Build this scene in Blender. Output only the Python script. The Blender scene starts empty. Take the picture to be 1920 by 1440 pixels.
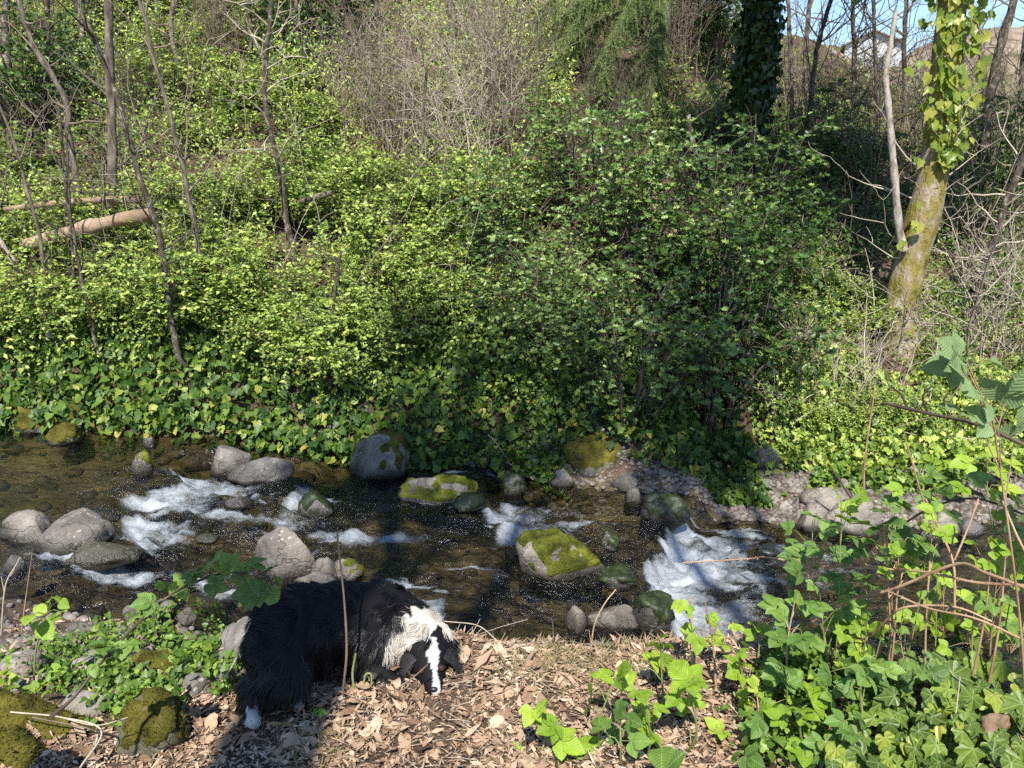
import bpy, math
import numpy as np
from mathutils import Vector, Matrix

# ------------------------------------------------------------------ camera, sky, sun, exposure
sc = bpy.context.scene
col = sc.collection
CAM_Z, PITCH, FPX = 1.6, 15.0, 1450.0
cam_d = bpy.data.cameras.new("camera")
cam_d.sensor_width = 36.0
cam_d.lens = 36.0 * FPX / 1920.0
cam_d.clip_start = 0.05
cam_d.clip_end = 2000
cam = bpy.data.objects.new("camera", cam_d)
cam.location = (0, 0, CAM_Z)
cam.rotation_euler = (math.radians(90 - PITCH), 0, 0)
col.objects.link(cam)
sc.camera = cam

SUN_EL, SUN_AZ = math.radians(52), math.radians(5)      # light travels away from the viewer, a little to the right
world = bpy.data.worlds.new("World")
sc.world = world
world.use_nodes = True
wn = world.node_tree
wn.nodes.clear()
sky = wn.nodes.new("ShaderNodeTexSky")
sky.sky_type = 'NISHITA'
sky.sun_disc = False
sky.dust_density = .2
sky.ozone_density = 3.0
sky.altitude = 600
sky.sun_elevation = SUN_EL
sky.sun_rotation = math.radians(180) + SUN_AZ
bg = wn.nodes.new("ShaderNodeBackground")
bg.inputs[1].default_value = 0.13
wo = wn.nodes.new("ShaderNodeOutputWorld")
wn.links.new(sky.outputs[0], bg.inputs[0])
wn.links.new(bg.outputs[0], wo.inputs[0])

sun_d = bpy.data.lights.new("sun", 'SUN')
sun_d.energy = 5.0
sun_d.angle = math.radians(0.55)
sun_d.color = (1.0, 0.95, 0.86)
sun = bpy.data.objects.new("sun", sun_d)
tv = Vector((math.sin(SUN_AZ) * math.cos(SUN_EL), math.cos(SUN_AZ) * math.cos(SUN_EL), -math.sin(SUN_EL)))
sun.rotation_euler = tv.to_track_quat('-Z', 'Y').to_euler()
sun.location = (0, -5, 20)
col.objects.link(sun)

sc.view_settings.view_transform = 'Standard'
sc.view_settings.look = 'None'
sc.view_settings.gamma = 1
sc.view_settings.exposure = 0.82
sc.cycles.use_light_tree = False
sc.cycles.max_bounces = 4
sc.cycles.diffuse_bounces = 2
sc.cycles.glossy_bounces = 2
sc.cycles.transmission_bounces = 2
sc.cycles.transparent_max_bounces = 6
sc.cycles.caustics_reflective = False
sc.cycles.caustics_refractive = False
sc.cycles.sample_clamp_indirect = 4
sc.cycles.sample_clamp_direct = 5
sc.cycles.use_denoising = False
sc.cycles.use_adaptive_sampling = True
sc.cycles.adaptive_threshold = 0.018

rng = np.random.default_rng(11)

# ------------------------------------------------------------------ noise
def _hash(ix, iy, iz, seed):
    h = (ix.astype(np.int64) * 374761393 + iy.astype(np.int64) * 668265263 + iz.astype(np.int64) * 1274126177 + seed * 974711) & 0xffffffff
    h = ((h ^ (h >> 13)) * 1274126177) & 0xffffffff
    h = h ^ (h >> 16)
    return (h & 0xffff) / 65535.0

def vnoise(x, y, z=None, seed=0):
    x = np.asarray(x, float); y = np.asarray(y, float)
    z = np.zeros_like(x) if z is None else np.asarray(z, float)
    ix, iy, iz = np.floor(x), np.floor(y), np.floor(z)
    fx, fy, fz = x - ix, y - iy, z - iz
    fx, fy, fz = [f * f * f * (f * (f * 6 - 15) + 10) for f in (fx, fy, fz)]
    r = 0
    for a in (0, 1):
        for b in (0, 1):
            for c in (0, 1):
                w = (fx if a else 1 - fx) * (fy if b else 1 - fy) * (fz if c else 1 - fz)
                r = r + w * _hash(ix + a, iy + b, iz + c, seed)
    return r * 2 - 1

def fbm(x, y, z=None, oct=4, seed=0, gain=.5):
    r, a = 0, 1.0
    for o in range(oct):
        f = 2.03 ** o
        r = r + a * vnoise(np.asarray(x) * f + o * 7.3, np.asarray(y) * f - o * 3.1, None if z is None else np.asarray(z) * f + o * 1.7, seed + o)
        a *= gain
    return r

def sm(x, a=0.0, b=1.0):
    t = np.clip((np.asarray(x, float) - a) / (b - a), 0, 1)
    return t * t * (3 - 2 * t)

# ------------------------------------------------------------------ pixel helpers (pixels of the 1920 x 1440 photograph)
CP, SP = math.cos(math.radians(PITCH)), math.sin(math.radians(PITCH))
def ray(px, py):
    dx, dy = (px - 960) / FPX, -(py - 720) / FPX
    return np.array((dx, CP + dy * SP, -SP + dy * CP))
def at(px, py, Y):
    d = ray(px, py)
    return np.array((0, 0, CAM_Z)) + d * (Y / d[1])
def on_z(px, py, z):
    d = ray(px, py)
    return np.array((0, 0, CAM_Z)) + d * ((z - CAM_Z) / d[2])
def scale_at(Y):                    # pixels per metre, near enough
    return FPX / Y * .97

# ------------------------------------------------------------------ the lie of the land
def crest4(y):
    return np.interp(y, (3.2, 3.8, 4.3, 5.0, 5.6), (.92, .86, .80, 1.2, 1.5))
def jig(y, s, seed):
    return s * fbm(np.asarray(y) * 2.6, np.asarray(y) * 0 + seed, oct=3, seed=seed)
CR = [(lambda y: -2.40 + jig(y, .22, 3), .12, .11), (lambda y: -1.56 + jig(y, .16, 5), .10, .07),
      (lambda y: -.05 + jig(y, .14, 8), .09, .07), (lambda y: crest4(y) + jig(y, .08, 9), .12, .19)]
def water_level(x, y):
    x = np.asarray(x, float); y = np.asarray(y, float)
    z = -.42 + 0 * x + 0 * y
    for c, w, d in CR:
        z = z - d * sm((x - c(y)) / w, -.5, 1.2)
    return z - .01 * np.maximum(x - 1.2, 0) - .02 * np.clip(x + 2.4, 0, 4) / 4
def near_edge(x):
    return np.interp(x, (-7, -3.2, -2.3, -1.2, -.6, .1, .8, 1.6, 3, 7), (3.2, 3.35, 3.5, 3.3, 3.08, 3.04, 3.08, 3.2, 3.3, 3.2)) + .06 * fbm(np.asarray(x) * 2, 0 * np.asarray(x), oct=3, seed=21)
def far_edge(x):
    return np.interp(x, (-8, -4, -2.6, -1.6, -.3, .5, 1.2, 2.0, 3.2, 4.2, 8), (6.1, 6.0, 5.95, 5.75, 5.78, 5.5, 5.4, 5.32, 5.25, 5.35, 5.4)) + .07 * fbm(np.asarray(x) * 1.7, 0 * np.asarray(x), oct=3, seed=22)

def H_exact(x, y):
    x = np.asarray(x, float); y = np.asarray(y, float)
    yn, yf = near_edge(x), far_edge(x)
    W = water_level(x, np.clip(y, 3.3, 5.7))
    # bed
    u = np.clip((y - yn) / np.maximum(yf - yn, .1), 0, 1)
    depth = .27 * np.sqrt(np.clip(4 * u * (1 - u), 0, 1)) + .02
    depth = depth + np.where(x < -2.5, .18 * sm(-x, 2.5, 3.4) * np.sqrt(np.clip(4 * u * (1 - u), 0, 1)), 0)
    bed = W - depth + .05 * fbm(x * 2.2, y * 2.2, oct=4, seed=31)
    # near bank
    dn = np.maximum(yn - y, 0)
    wn_ = np.interp(x, (-3, -1.3, -.8, .2, .9, 2, 5), (1.9, 1.5, .75, .7, .8, 1.2, 1.4))
    top = np.interp(x, (-4, -1.4, -.7, .5, 1.5, 4), (.02, .0, .02, .0, .03, .1))
    near = W + .012 + (top - W) * sm(dn / wn_) + .05 * np.maximum(dn - wn_, 0) * .4
    near = near + sm(dn, 0, .3) * .035 * fbm(x * 3, y * 3, oct=4, seed=33)
    # far bank
    df = np.maximum(y - yf, 0)
    bar = sm(x, .55, 1.8)                                    # gravel bar on the right
    steep = np.interp(x, (-6, -2, 1.0, 2.6, 4.0, 8), (.62, .68, .66, .58, .47, .42))
    f1 = .30 * sm(df, 0, .5) + steep * np.maximum(df - .15, 0)
    f2 = .16 * sm(df, 0, 1.0) + steep * np.maximum(df - .9, 0) + .12 * sm(df, .9, 1.5)
    far = (1 - bar) * f1 + bar * f2
    ang = x / np.maximum(y, 1)
    lim = 4.3 + 1.7 * (1 - sm(ang, .33, .48)) + 4.5 * (1 - sm(ang, 0, .3))                  # the slope tops out on the right
    far = np.where(far > lim - 1, lim - 1 + 1 * (1 - np.exp(-(far - lim + 1) / 1.0)), far)
    far = W + .012 + far + sm(df, .2, 1.2) * (.10 * fbm(x * .9, y * .9, oct=4, seed=35) + .02 * fbm(x * 5, y * 5, oct=2, seed=36))
    z = np.where(y < yn, near, np.where(y > yf, far, bed))
    return z

GX0, GY0, GD = -13.0, -2.0, .05
_gx = np.arange(GX0, 13.01, GD); _gy = np.arange(GY0, 23.01, GD)
_GX, _GY = np.meshgrid(_gx, _gy)
HG = H_exact(_GX, _GY)
def H(x, y):
    """height of the ground, read from a fine table"""
    x = np.asarray(x, float); y = np.asarray(y, float)
    u = np.clip((x - GX0) / GD, 0, len(_gx) - 1.001); v = np.clip((y - GY0) / GD, 0, len(_gy) - 1.001)
    i, j = u.astype(int), v.astype(int); f, g = u - i, v - j
    return (HG[j, i] * (1 - f) + HG[j, i + 1] * f) * (1 - g) + (HG[j + 1, i] * (1 - f) + HG[j + 1, i + 1] * f) * g

def surf(x, y):
    return np.maximum(H(x, y), water_level(x, y))
TT = np.concatenate((np.linspace(.8, 9, 120)[:-1], np.linspace(9, 60, 120)))
def hit(px, py, f=H):
    d = ray(px, py); o = np.array((0, 0, CAM_Z))
    P = o + TT[:, None] * d
    inside = f(P[:, 0], P[:, 1]) >= P[:, 2]
    inside &= P[:, 1] < 22
    if not inside.any(): return hit(px, py + 12, f)          # over the skyline: take the ground below it
    k = max(int(np.argmax(inside)), 1)
    for _ in range(2):
        T2 = np.linspace(TT[k - 1] if _ == 0 else a, TT[k] if _ == 0 else b, 14)
        P = o + T2[:, None] * d
        j = max(int(np.argmax(f(P[:, 0], P[:, 1]) >= P[:, 2])), 1)
        a, b = T2[j - 1], T2[j]
    return P[j]
def project(x, y, z):
    y2 = y * CP - (z - CAM_Z) * SP; u = y * SP + (z - CAM_Z) * CP
    return 960 + FPX * x / y2, 720 - FPX * u / y2
def gz(x, y):
    return float(H(np.array([x]), np.array([y]))[0])
def hill_normal(x, y):
    e = .15
    nx = (H(x - e, y) - H(x + e, y)) / (2 * e); ny = (H(x, y - e) - H(x, y + e)) / (2 * e)
    n = np.stack((nx, ny, np.ones_like(nx)), -1)
    return n / np.linalg.norm(n, axis=-1, keepdims=True)

# ------------------------------------------------------------------ object helpers
def tag(o, label=None, cat=None, group=None, kind=None):
    if label: o["label"] = label
    if cat: o["category"] = cat
    if group: o["group"] = group
    if kind: o["kind"] = kind
    return o

def mk_mesh(name, V, F, mat=None, smooth=True, fattr=None, pattr=None, cattr=None):
    V = np.asarray(V, np.float32); 
    Fl = F if isinstance(F, list) else [F]
    Fl = [np.asarray(f, np.int32) for f in Fl if len(f)]
    me = bpy.data.meshes.new(name)
    me.vertices.add(len(V)); me.vertices.foreach_set("co", V.ravel())
    lv = np.concatenate([f.ravel() for f in Fl])
    tot = np.concatenate([np.full(len(f), f.shape[1], np.int32) for f in Fl])
    st = np.concatenate(([0], np.cumsum(tot)[:-1])).astype(np.int32)
    me.loops.add(len(lv)); me.loops.foreach_set("vertex_index", lv)
    me.polygons.add(len(tot)); me.polygons.foreach_set("loop_start", st)
    me.polygons.foreach_set("use_smooth", np.full(len(tot), smooth))
    for nm, a in (fattr or {}).items():
        at_ = me.attributes.new(nm, 'FLOAT', 'FACE'); at_.data.foreach_set("value", np.asarray(a, np.float32))
    for nm, a in (pattr or {}).items():
        at_ = me.attributes.new(nm, 'FLOAT', 'POINT'); at_.data.foreach_set("value", np.asarray(a, np.float32))
    for nm, a in (cattr or {}).items():
        at_ = me.attributes.new(nm, 'FLOAT_COLOR', 'POINT'); at_.data.foreach_set("color", np.asarray(a, np.float32).ravel())
    me.update(calc_edges=True)
    if mat: me.materials.append(mat)
    return me

def link(name, me, parent=None, loc=None, rot=None, scale=None):
    o = bpy.data.objects.new(name, me)
    col.objects.link(o)
    if loc is not None: o.location = loc
    if rot is not None: o.rotation_euler = rot
    if scale is not None: o.scale = (scale,) * 3 if np.isscalar(scale) else scale
    if parent: o.parent = parent
    return o

def empty(name, loc=(0, 0, 0), rz=0):
    o = bpy.data.objects.new(name, None)
    o.empty_display_size = .1
    o.location = loc; o.rotation_euler = (0, 0, rz)
    col.objects.link(o)
    return o

def frames(d, n):
    """columns x (across), y (along d), z (normal near n)"""
    d = d / (np.linalg.norm(d, axis=-1, keepdims=True) + 1e-9)
    x = np.cross(d, n); x = x / (np.linalg.norm(x, axis=-1, keepdims=True) + 1e-9)
    z = np.cross(x, d)
    return np.stack((x, d, z), -1)

def scatter(T, pos, fr, s, rnd=None):
    TV, TF = T
    n, k = len(pos), len(TV)
    s = np.asarray(s, float)
    sv = s[:, None, None] * TV[None] if s.ndim == 1 else TV[None] * s[:, None, :]
    V = np.einsum('nij,nkj->nki', fr, sv) + pos[:, None, :]
    F = (np.arange(n) * k)[:, None, None] + TF[None]
    rnd = rng.random(n) if rnd is None else rnd
    return V.reshape(-1, 3), F.reshape(-1, TF.shape[1]), np.repeat(rnd, len(TF))

def join(parts):
    V, F, R, o = [], [], [], 0
    for v, f, r in parts:
        V.append(v); F.append(f + o); R.append(r); o += len(v)
    return np.concatenate(V), np.concatenate(F), np.concatenate(R)

def tubes(lines, sides=4, cap=True):
    """lines: list of (points n x 3, radii n) -> V, quads"""
    VV, FF, o = [], [], 0
    a = np.arange(sides) * 2 * np.pi / sides
    ca, sa = np.cos(a), np.sin(a)
    for P, R in lines:
        P = np.asarray(P, float); n = len(P)
        R = np.broadcast_to(np.asarray(R, float), (n,))
        t = np.gradient(P, axis=0)
        t /= np.linalg.norm(t, axis=1, keepdims=True) + 1e-9
        m = np.abs(t).mean(0)
        ref = np.eye(3)[int(np.argmin(m))]
        u = np.cross(t, ref); u /= np.linalg.norm(u, axis=1, keepdims=True) + 1e-9
        v = np.cross(t, u)
        ring = P[:, None, :] + R[:, None, None] * (ca[None, :, None] * u[:, None, :] + sa[None, :, None] * v[:, None, :])
        VV.append(ring.reshape(-1, 3))
        i = np.arange(n - 1)[:, None] * sides; j = np.arange(sides)[None]; j2 = (j + 1) % sides
        q = np.stack((i + j, i + j2, i + sides + j2, i + sides + j), -1).reshape(-1, 4)
        FF.append(q + o)
        o += n * sides
    return np.concatenate(VV), np.concatenate(FF)

def spline(pts, n):
    P = np.asarray(pts, float)
    if len(P) < 3:
        t = np.linspace(0, 1, n)[:, None]
        return P[0] * (1 - t) + P[-1] * t
    Q = np.vstack((2 * P[0] - P[1], P, 2 * P[-1] - P[-2]))
    out = []
    for u in np.linspace(0, len(P) - 1 - 1e-6, n):
        i = int(u); f = u - i
        a, b, c, d = Q[i], Q[i + 1], Q[i + 2], Q[i + 3]
        out.append(.5 * (2 * b + (c - a) * f + (2 * a - 5 * b + 4 * c - d) * f * f + (3 * b - a - 3 * c + d) * f ** 3))
    return np.array(out)

# ------------------------------------------------------------------ materials
def new_mat(name):
    m = bpy.data.materials.new(name); m.use_nodes = True
    nt = m.node_tree; nt.nodes.clear()
    out = nt.nodes.new("ShaderNodeOutputMaterial")
    return m, nt, out
def N(nt, t, **kw):
    n = nt.nodes.new(t)
    for k, v in kw.items():
        if k.startswith("i_"):
            n.inputs[k[2:].replace("_", " ")].default_value = v
        else:
            setattr(n, k, v)
    return n
def ramp(nt, fac, stops):
    r = nt.nodes.new("ShaderNodeValToRGB")
    els = r.color_ramp.elements
    while len(els) < len(stops): els.new(.5)
    for e, (p, c) in zip(els, stops):
        e.position = p; e.color = (*c, 1)
    if fac is not None: nt.links.new(fac, r.inputs[0])
    return r.outputs[0]
def math_n(nt, op, a, b=None, c=None, clamp=False):
    n = nt.nodes.new("ShaderNodeMath"); n.operation = op; n.use_clamp = clamp
    for i, v in enumerate((a, b, c)):
        if v is None: continue
        if hasattr(v, "node"): nt.links.new(v, n.inputs[i])
        else: n.inputs[i].default_value = v
    return n.outputs[0]
def mixc(nt, fac, a, b, mode='MIX'):
    n = nt.nodes.new("ShaderNodeMix"); n.data_type = 'RGBA'; n.blend_type = mode
    for sock, v in ((n.inputs[0], fac), (n.inputs[6], a), (n.inputs[7], b)):
        if hasattr(v, "node"): nt.links.new(v, sock)
        elif isinstance(v, (int, float)): sock.default_value = v
        else: sock.default_value = (*v, 1)
    return n.outputs[2]
def noise_n(nt, vec, scale, detail=4, rough=.55):
    n = nt.nodes.new("ShaderNodeTexNoise")
    n.inputs["Scale"].default_value = scale; n.inputs["Detail"].default_value = detail; n.inputs["Roughness"].default_value = rough
    if vec is not None: nt.links.new(vec, n.inputs["Vector"])
    return n.outputs[0]
def bump_n(nt, h, strength=.5, dist=.01):
    b = nt.nodes.new("ShaderNodeBump"); b.inputs["Strength"].default_value = strength; b.inputs["Distance"].default_value = dist
    nt.links.new(h, b.inputs["Height"])
    return b.outputs[0]

def leaf_mat(name, stops, trans=.4, rough=.45, spec=.4, source='attr', vein=None, bright_trans=1.25):
    m, nt, out = new_mat(name)
    if source == 'attr':
        a = N(nt, "ShaderNodeAttribute", attribute_name="rnd"); fac = a.outputs["Fac"]
    else:
        a = N(nt, "ShaderNodeObjectInfo"); fac = a.outputs["Random"]
    c = ramp(nt, fac, stops)
    geo = N(nt, "ShaderNodeNewGeometry")
    tc = N(nt, "ShaderNodeTexCoord")
    if source != 'attr':
        nz = noise_n(nt, geo.outputs["Position"], 60, 2)
        c = mixc(nt, 1.0, c, ramp(nt, nz, [(.25, (.72, .74, .75)), (.8, (1.15, 1.15, 1.15))]), 'MULTIPLY')
    bmp = None
    if vein:
        X = N(nt, "ShaderNodeAttribute", attribute_name="lx").outputs["Fac"]
        Y = N(nt, "ShaderNodeAttribute", attribute_name="ly").outputs["Fac"]
        ax = math_n(nt, 'ABSOLUTE', X)
        if vein == 'pinnate':
            mid = math_n(nt, 'LESS_THAN', ax, .014)
            q = math_n(nt, 'SUBTRACT', Y, math_n(nt, 'MULTIPLY', ax, .75))
            fr = math_n(nt, 'FRACT', math_n(nt, 'MULTIPLY', q, 8.5))
            h = math_n(nt, 'ABSOLUTE', math_n(nt, 'SUBTRACT', fr, .5))
            side = math_n(nt, 'GREATER_THAN', h, .455)
            v = math_n(nt, 'MAXIMUM', mid, math_n(nt, 'MULTIPLY', side, .28))
            bmp = bump_n(nt, math_n(nt, 'SUBTRACT', 1, math_n(nt, 'POWER', math_n(nt, 'MULTIPLY', h, 2), 3)), 0.45, .003)
        else:
            ang = math_n(nt, 'ARCTAN2', X, math_n(nt, 'SUBTRACT', Y, .06))
            k = math_n(nt, 'ROUND', math_n(nt, 'DIVIDE', ang, .78))
            da = math_n(nt, 'SUBTRACT', ang, math_n(nt, 'MULTIPLY', k, .78))
            r = math_n(nt, 'SQRT', math_n(nt, 'ADD', math_n(nt, 'MULTIPLY', X, X), math_n(nt, 'POWER', math_n(nt, 'SUBTRACT', Y, .06), 2)))
            perp = math_n(nt, 'MULTIPLY', r, math_n(nt, 'ABSOLUTE', math_n(nt, 'SINE', da)))
            main = math_n(nt, 'LESS_THAN', perp, .011)
            q = math_n(nt, 'SUBTRACT', r, math_n(nt, 'MULTIPLY', perp, 1.2))
            fr = math_n(nt, 'ABSOLUTE', math_n(nt, 'SUBTRACT', math_n(nt, 'FRACT', math_n(nt, 'MULTIPLY', q, 6)), .5))
            v = math_n(nt, 'MAXIMUM', main, math_n(nt, 'MULTIPLY', math_n(nt, 'GREATER_THAN', fr, .465), .45))
            bmp = bump_n(nt, math_n(nt, 'MINIMUM', math_n(nt, 'MULTIPLY', perp, 8), 1), .6, .006)
        c = mixc(nt, math_n(nt, 'MULTIPLY', v, .55), c, (.33, .42, .16))
    p = N(nt, "ShaderNodeBsdfPrincipled")
    p.inputs["Roughness"].default_value = rough
    p.inputs["Specular IOR Level"].default_value = spec
    nt.links.new(c, p.inputs["Base Color"])
    t = N(nt, "ShaderNodeBsdfTranslucent")
    ct = mixc(nt, 1.0, c, (bright_trans * 1.05, bright_trans, bright_trans * .55), 'MULTIPLY')
    nt.links.new(ct, t.inputs[0])
    if bmp:
        nt.links.new(bmp, p.inputs["Normal"]); nt.links.new(bmp, t.inputs["Normal"])
    mx = N(nt, "ShaderNodeMixShader"); mx.inputs[0].default_value = trans
    nt.links.new(p.outputs[0], mx.inputs[1]); nt.links.new(t.outputs[0], mx.inputs[2])
    nt.links.new(mx.outputs[0], out.inputs[0])
    return m

def simple_mat(name, stops, scale=8, detail=5, rough=.8, bump=.5, bdist=.01, spec=.3, coord='Object', stretch=(1, 1, 1), bscale=None):
    m, nt, out = new_mat(name)
    if coord == 'World':
        g = N(nt, "ShaderNodeNewGeometry"); vec = g.outputs["Position"]
    else:
        tc = N(nt, "ShaderNodeTexCoord"); vec = tc.outputs["Object"]
    mp = N(nt, "ShaderNodeMapping"); mp.inputs["Scale"].default_value = stretch
    nt.links.new(vec, mp.inputs[0])
    nz = noise_n(nt, mp.outputs[0], scale, detail, .6)
    c = ramp(nt, nz, stops)
    p = N(nt, "ShaderNodeBsdfPrincipled")
    p.inputs["Roughness"].default_value = rough; p.inputs["Specular IOR Level"].default_value = spec
    nt.links.new(c, p.inputs["Base Color"])
    b = bump_n(nt, noise_n(nt, mp.outputs[0], bscale or scale * 3, 5, .65), bump, bdist)
    nt.links.new(b, p.inputs["Normal"])
    nt.links.new(p.outputs[0], out.inputs[0])
    return m

M = {}
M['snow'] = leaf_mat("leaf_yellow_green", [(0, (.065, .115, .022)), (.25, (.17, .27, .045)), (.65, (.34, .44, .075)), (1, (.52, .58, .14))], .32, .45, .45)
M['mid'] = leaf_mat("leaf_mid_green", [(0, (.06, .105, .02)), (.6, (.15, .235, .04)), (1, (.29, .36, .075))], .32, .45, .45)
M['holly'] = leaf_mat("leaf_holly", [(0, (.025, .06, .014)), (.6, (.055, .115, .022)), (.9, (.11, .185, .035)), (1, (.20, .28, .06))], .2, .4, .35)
M['holly_light'] = leaf_mat("leaf_holly_sunny", [(0, (.045, .09, .024)), (.5, (.11, .19, .04)), (.85, (.20, .29, .065)), (1, (.33, .39, .11))], .2, .38, .45)  # holly copy with sunlight put into its colour; the plain one carries shade
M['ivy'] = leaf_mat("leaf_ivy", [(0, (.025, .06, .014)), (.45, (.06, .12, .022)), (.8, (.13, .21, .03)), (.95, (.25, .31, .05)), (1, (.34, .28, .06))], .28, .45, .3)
M['ivy_dark'] = leaf_mat("leaf_ivy_dark", [(0, (.012, .035, .010)), (.8, (.03, .07, .016)), (1, (.06, .11, .02))], .2, .35, .4)  # ivy leaf colour darkened to carry the shade on the upper trunk
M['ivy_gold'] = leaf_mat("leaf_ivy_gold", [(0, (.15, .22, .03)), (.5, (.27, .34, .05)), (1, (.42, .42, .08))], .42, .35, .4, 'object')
M['ivy_fg'] = leaf_mat("leaf_ivy_near", [(0, (.055, .10, .016)), (.6, (.12, .19, .024)), (.9, (.20, .28, .035)), (1, (.32, .36, .05))], .28, .42, .35, 'object', 'palmate')
M['bramble_young'] = leaf_mat("leaf_bramble_young", [(0, (.20, .33, .025)), (.6, (.29, .44, .035)), (1, (.40, .52, .06))], .34, .42, .4, 'object', 'pinnate')  # fresh shoots, yellow-green by their own leaf colour
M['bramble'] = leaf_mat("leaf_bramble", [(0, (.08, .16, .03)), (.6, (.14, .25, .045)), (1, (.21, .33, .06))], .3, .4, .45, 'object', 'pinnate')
M['bramble_grey'] = leaf_mat("leaf_bramble_greyish", [(0, (.19, .29, .12)), (1, (.27, .37, .16))], .34, .5, .3, 'object', 'pinnate')
M['herb'] = leaf_mat("leaf_herb", [(0, (.05, .10, .016)), (.6, (.12, .21, .028)), (1, (.24, .34, .05))], .3)
M['fern'] = leaf_mat("leaf_fern", [(0, (.05, .11, .015)), (1, (.16, .25, .03))], .35, .5, .4, 'object')
M['needle'] = leaf_mat("leaf_needle", [(0, (.07, .12, .035)), (.6, (.145, .215, .06)), (1, (.25, .32, .10))], .3, .5, .3)
M['dry'] = leaf_mat("dry_leaf", [(0, (.20, .115, .075)), (.35, (.36, .235, .145)), (.7, (.47, .33, .215)), (1, (.58, .45, .31))], .22, .6, .25, 'object', None, 1.0)
M['litter'] = leaf_mat("litter_bits", [(0, (.12, .072, .05)), (.3, (.28, .185, .12)), (.7, (.46, .325, .225)), (.93, (.57, .435, .32)), (1, (.68, .56, .44))], .15, .7, .2, 'attr', None, 1.0)
M['grass_dry'] = leaf_mat("dry_grass", [(0, (.16, .17, .06)), (.5, (.34, .29, .14)), (1, (.45, .38, .22))], .25, .6, .2)
M['twig'] = simple_mat("bare_twig", [(.25, (.09, .065, .048)), (.5, (.20, .155, .115)), (.8, (.36, .30, .235))], 5, 4, .8, .2, coord='World')
M['twig_dark'] = simple_mat("dark_twig", [(.3, (.05, .038, .03)), (.55, (.10, .08, .06)), (.8, (.20, .17, .14))], 4, 4, .8, .2, coord='World')
M['twig_pale'] = simple_mat("pale_twig", [(.25, (.24, .19, .14)), (.6, (.45, .39, .31)), (.85, (.55, .50, .42))], 5, 4, .8, .2, coord='World')
M['cane'] = simple_mat("bramble_cane", [(.3, (.22, .12, .07)), (.55, (.37, .235, .145)), (.8, (.46, .33, .215))], 9, 4, .5, .2, .002, .4, coord='World')
M['cane_dark'] = simple_mat("dark_cane", [(.3, (.03, .022, .018)), (.6, (.08, .055, .035)), (.85, (.17, .12, .08))], 9, 4, .55, .3, .002, .4, coord='World')
M['stem_green'] = simple_mat("green_stem", [(.3, (.12, .17, .04)), (.7, (.25, .27, .10))], 9, 3, .6, .2, .002, coord='World')
M['bark'] = simple_mat("bark_grey", [(.28, (.035, .028, .022)), (.45, (.11, .09, .07)), (.6, (.21, .18, .145)), (.78, (.36, .33, .28))], 24, 7, .9, .9, .015, .2, coord='World', stretch=(1, 1, .25))
M['bark_pale'] = simple_mat("bark_pale", [(.3, (.10, .075, .055)), (.45, (.30, .25, .20)), (.7, (.52, .47, .40))], 20, 7, .9, 1.0, .012, .2, coord='World', stretch=(1, 1, .4))
M['bark_dark'] = simple_mat("bark_dark_lichen", [(.35, (.035, .028, .022)), (.55, (.11, .09, .07)), (.66, (.30, .29, .25)), (.8, (.45, .45, .40))], 22, 7, .9, 1.0, .015, .2, coord='World', stretch=(1, 1, .5))
M['bark_moss'] = simple_mat("bark_mossy", [(.30, (.10, .095, .02)), (.46, (.24, .195, .05)), (.54, (.29, .235, .15)), (.72, (.48, .42, .34))], 11, 8, .9, 1.0, .03, .2, coord='World', stretch=(1, 1, .45), bscale=38)
M['log'] = simple_mat("log_wood", [(.3, (.12, .075, .045)), (.55, (.30, .21, .14)), (.8, (.44, .34, .24))], 6, 6, .85, .8, .012, .2, coord='World', stretch=(.4, 1, 1))
M['moss'] = simple_mat("moss", [(.3, (.035, .045, .010)), (.5, (.12, .135, .020)), (.72, (.26, .26, .04))], 12, 7, .95, 1.0, .02, .1, coord='World', bscale=90)
M['moss_brown'] = simple_mat("moss_brown", [(.3, (.045, .042, .01)), (.55, (.13, .115, .022)), (.8, (.23, .20, .04))], 12, 7, .95, 1.0, .02, .1, coord='World', bscale=90)
M['mossy_wet'] = simple_mat("algae_rock", [(.3, (.01, .014, .005)), (.6, (.026, .038, .010)), (.8, (.07, .08, .02))], 10, 6, .5, .7, .01, .5, coord='World')
M['pebble'] = simple_mat("pebbles", [(.3, (.07, .06, .05)), (.5, (.17, .15, .13)), (.75, (.32, .29, .25))], 9, 3, .8, .2, .004, .3, coord='World')
M['bedstone'] = simple_mat("bed_stones", [(.3, (.03, .024, .012)), (.5, (.075, .055, .028)), (.75, (.16, .115, .06))], 5, 4, .7, .2, .004, .3, coord='World')

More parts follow.
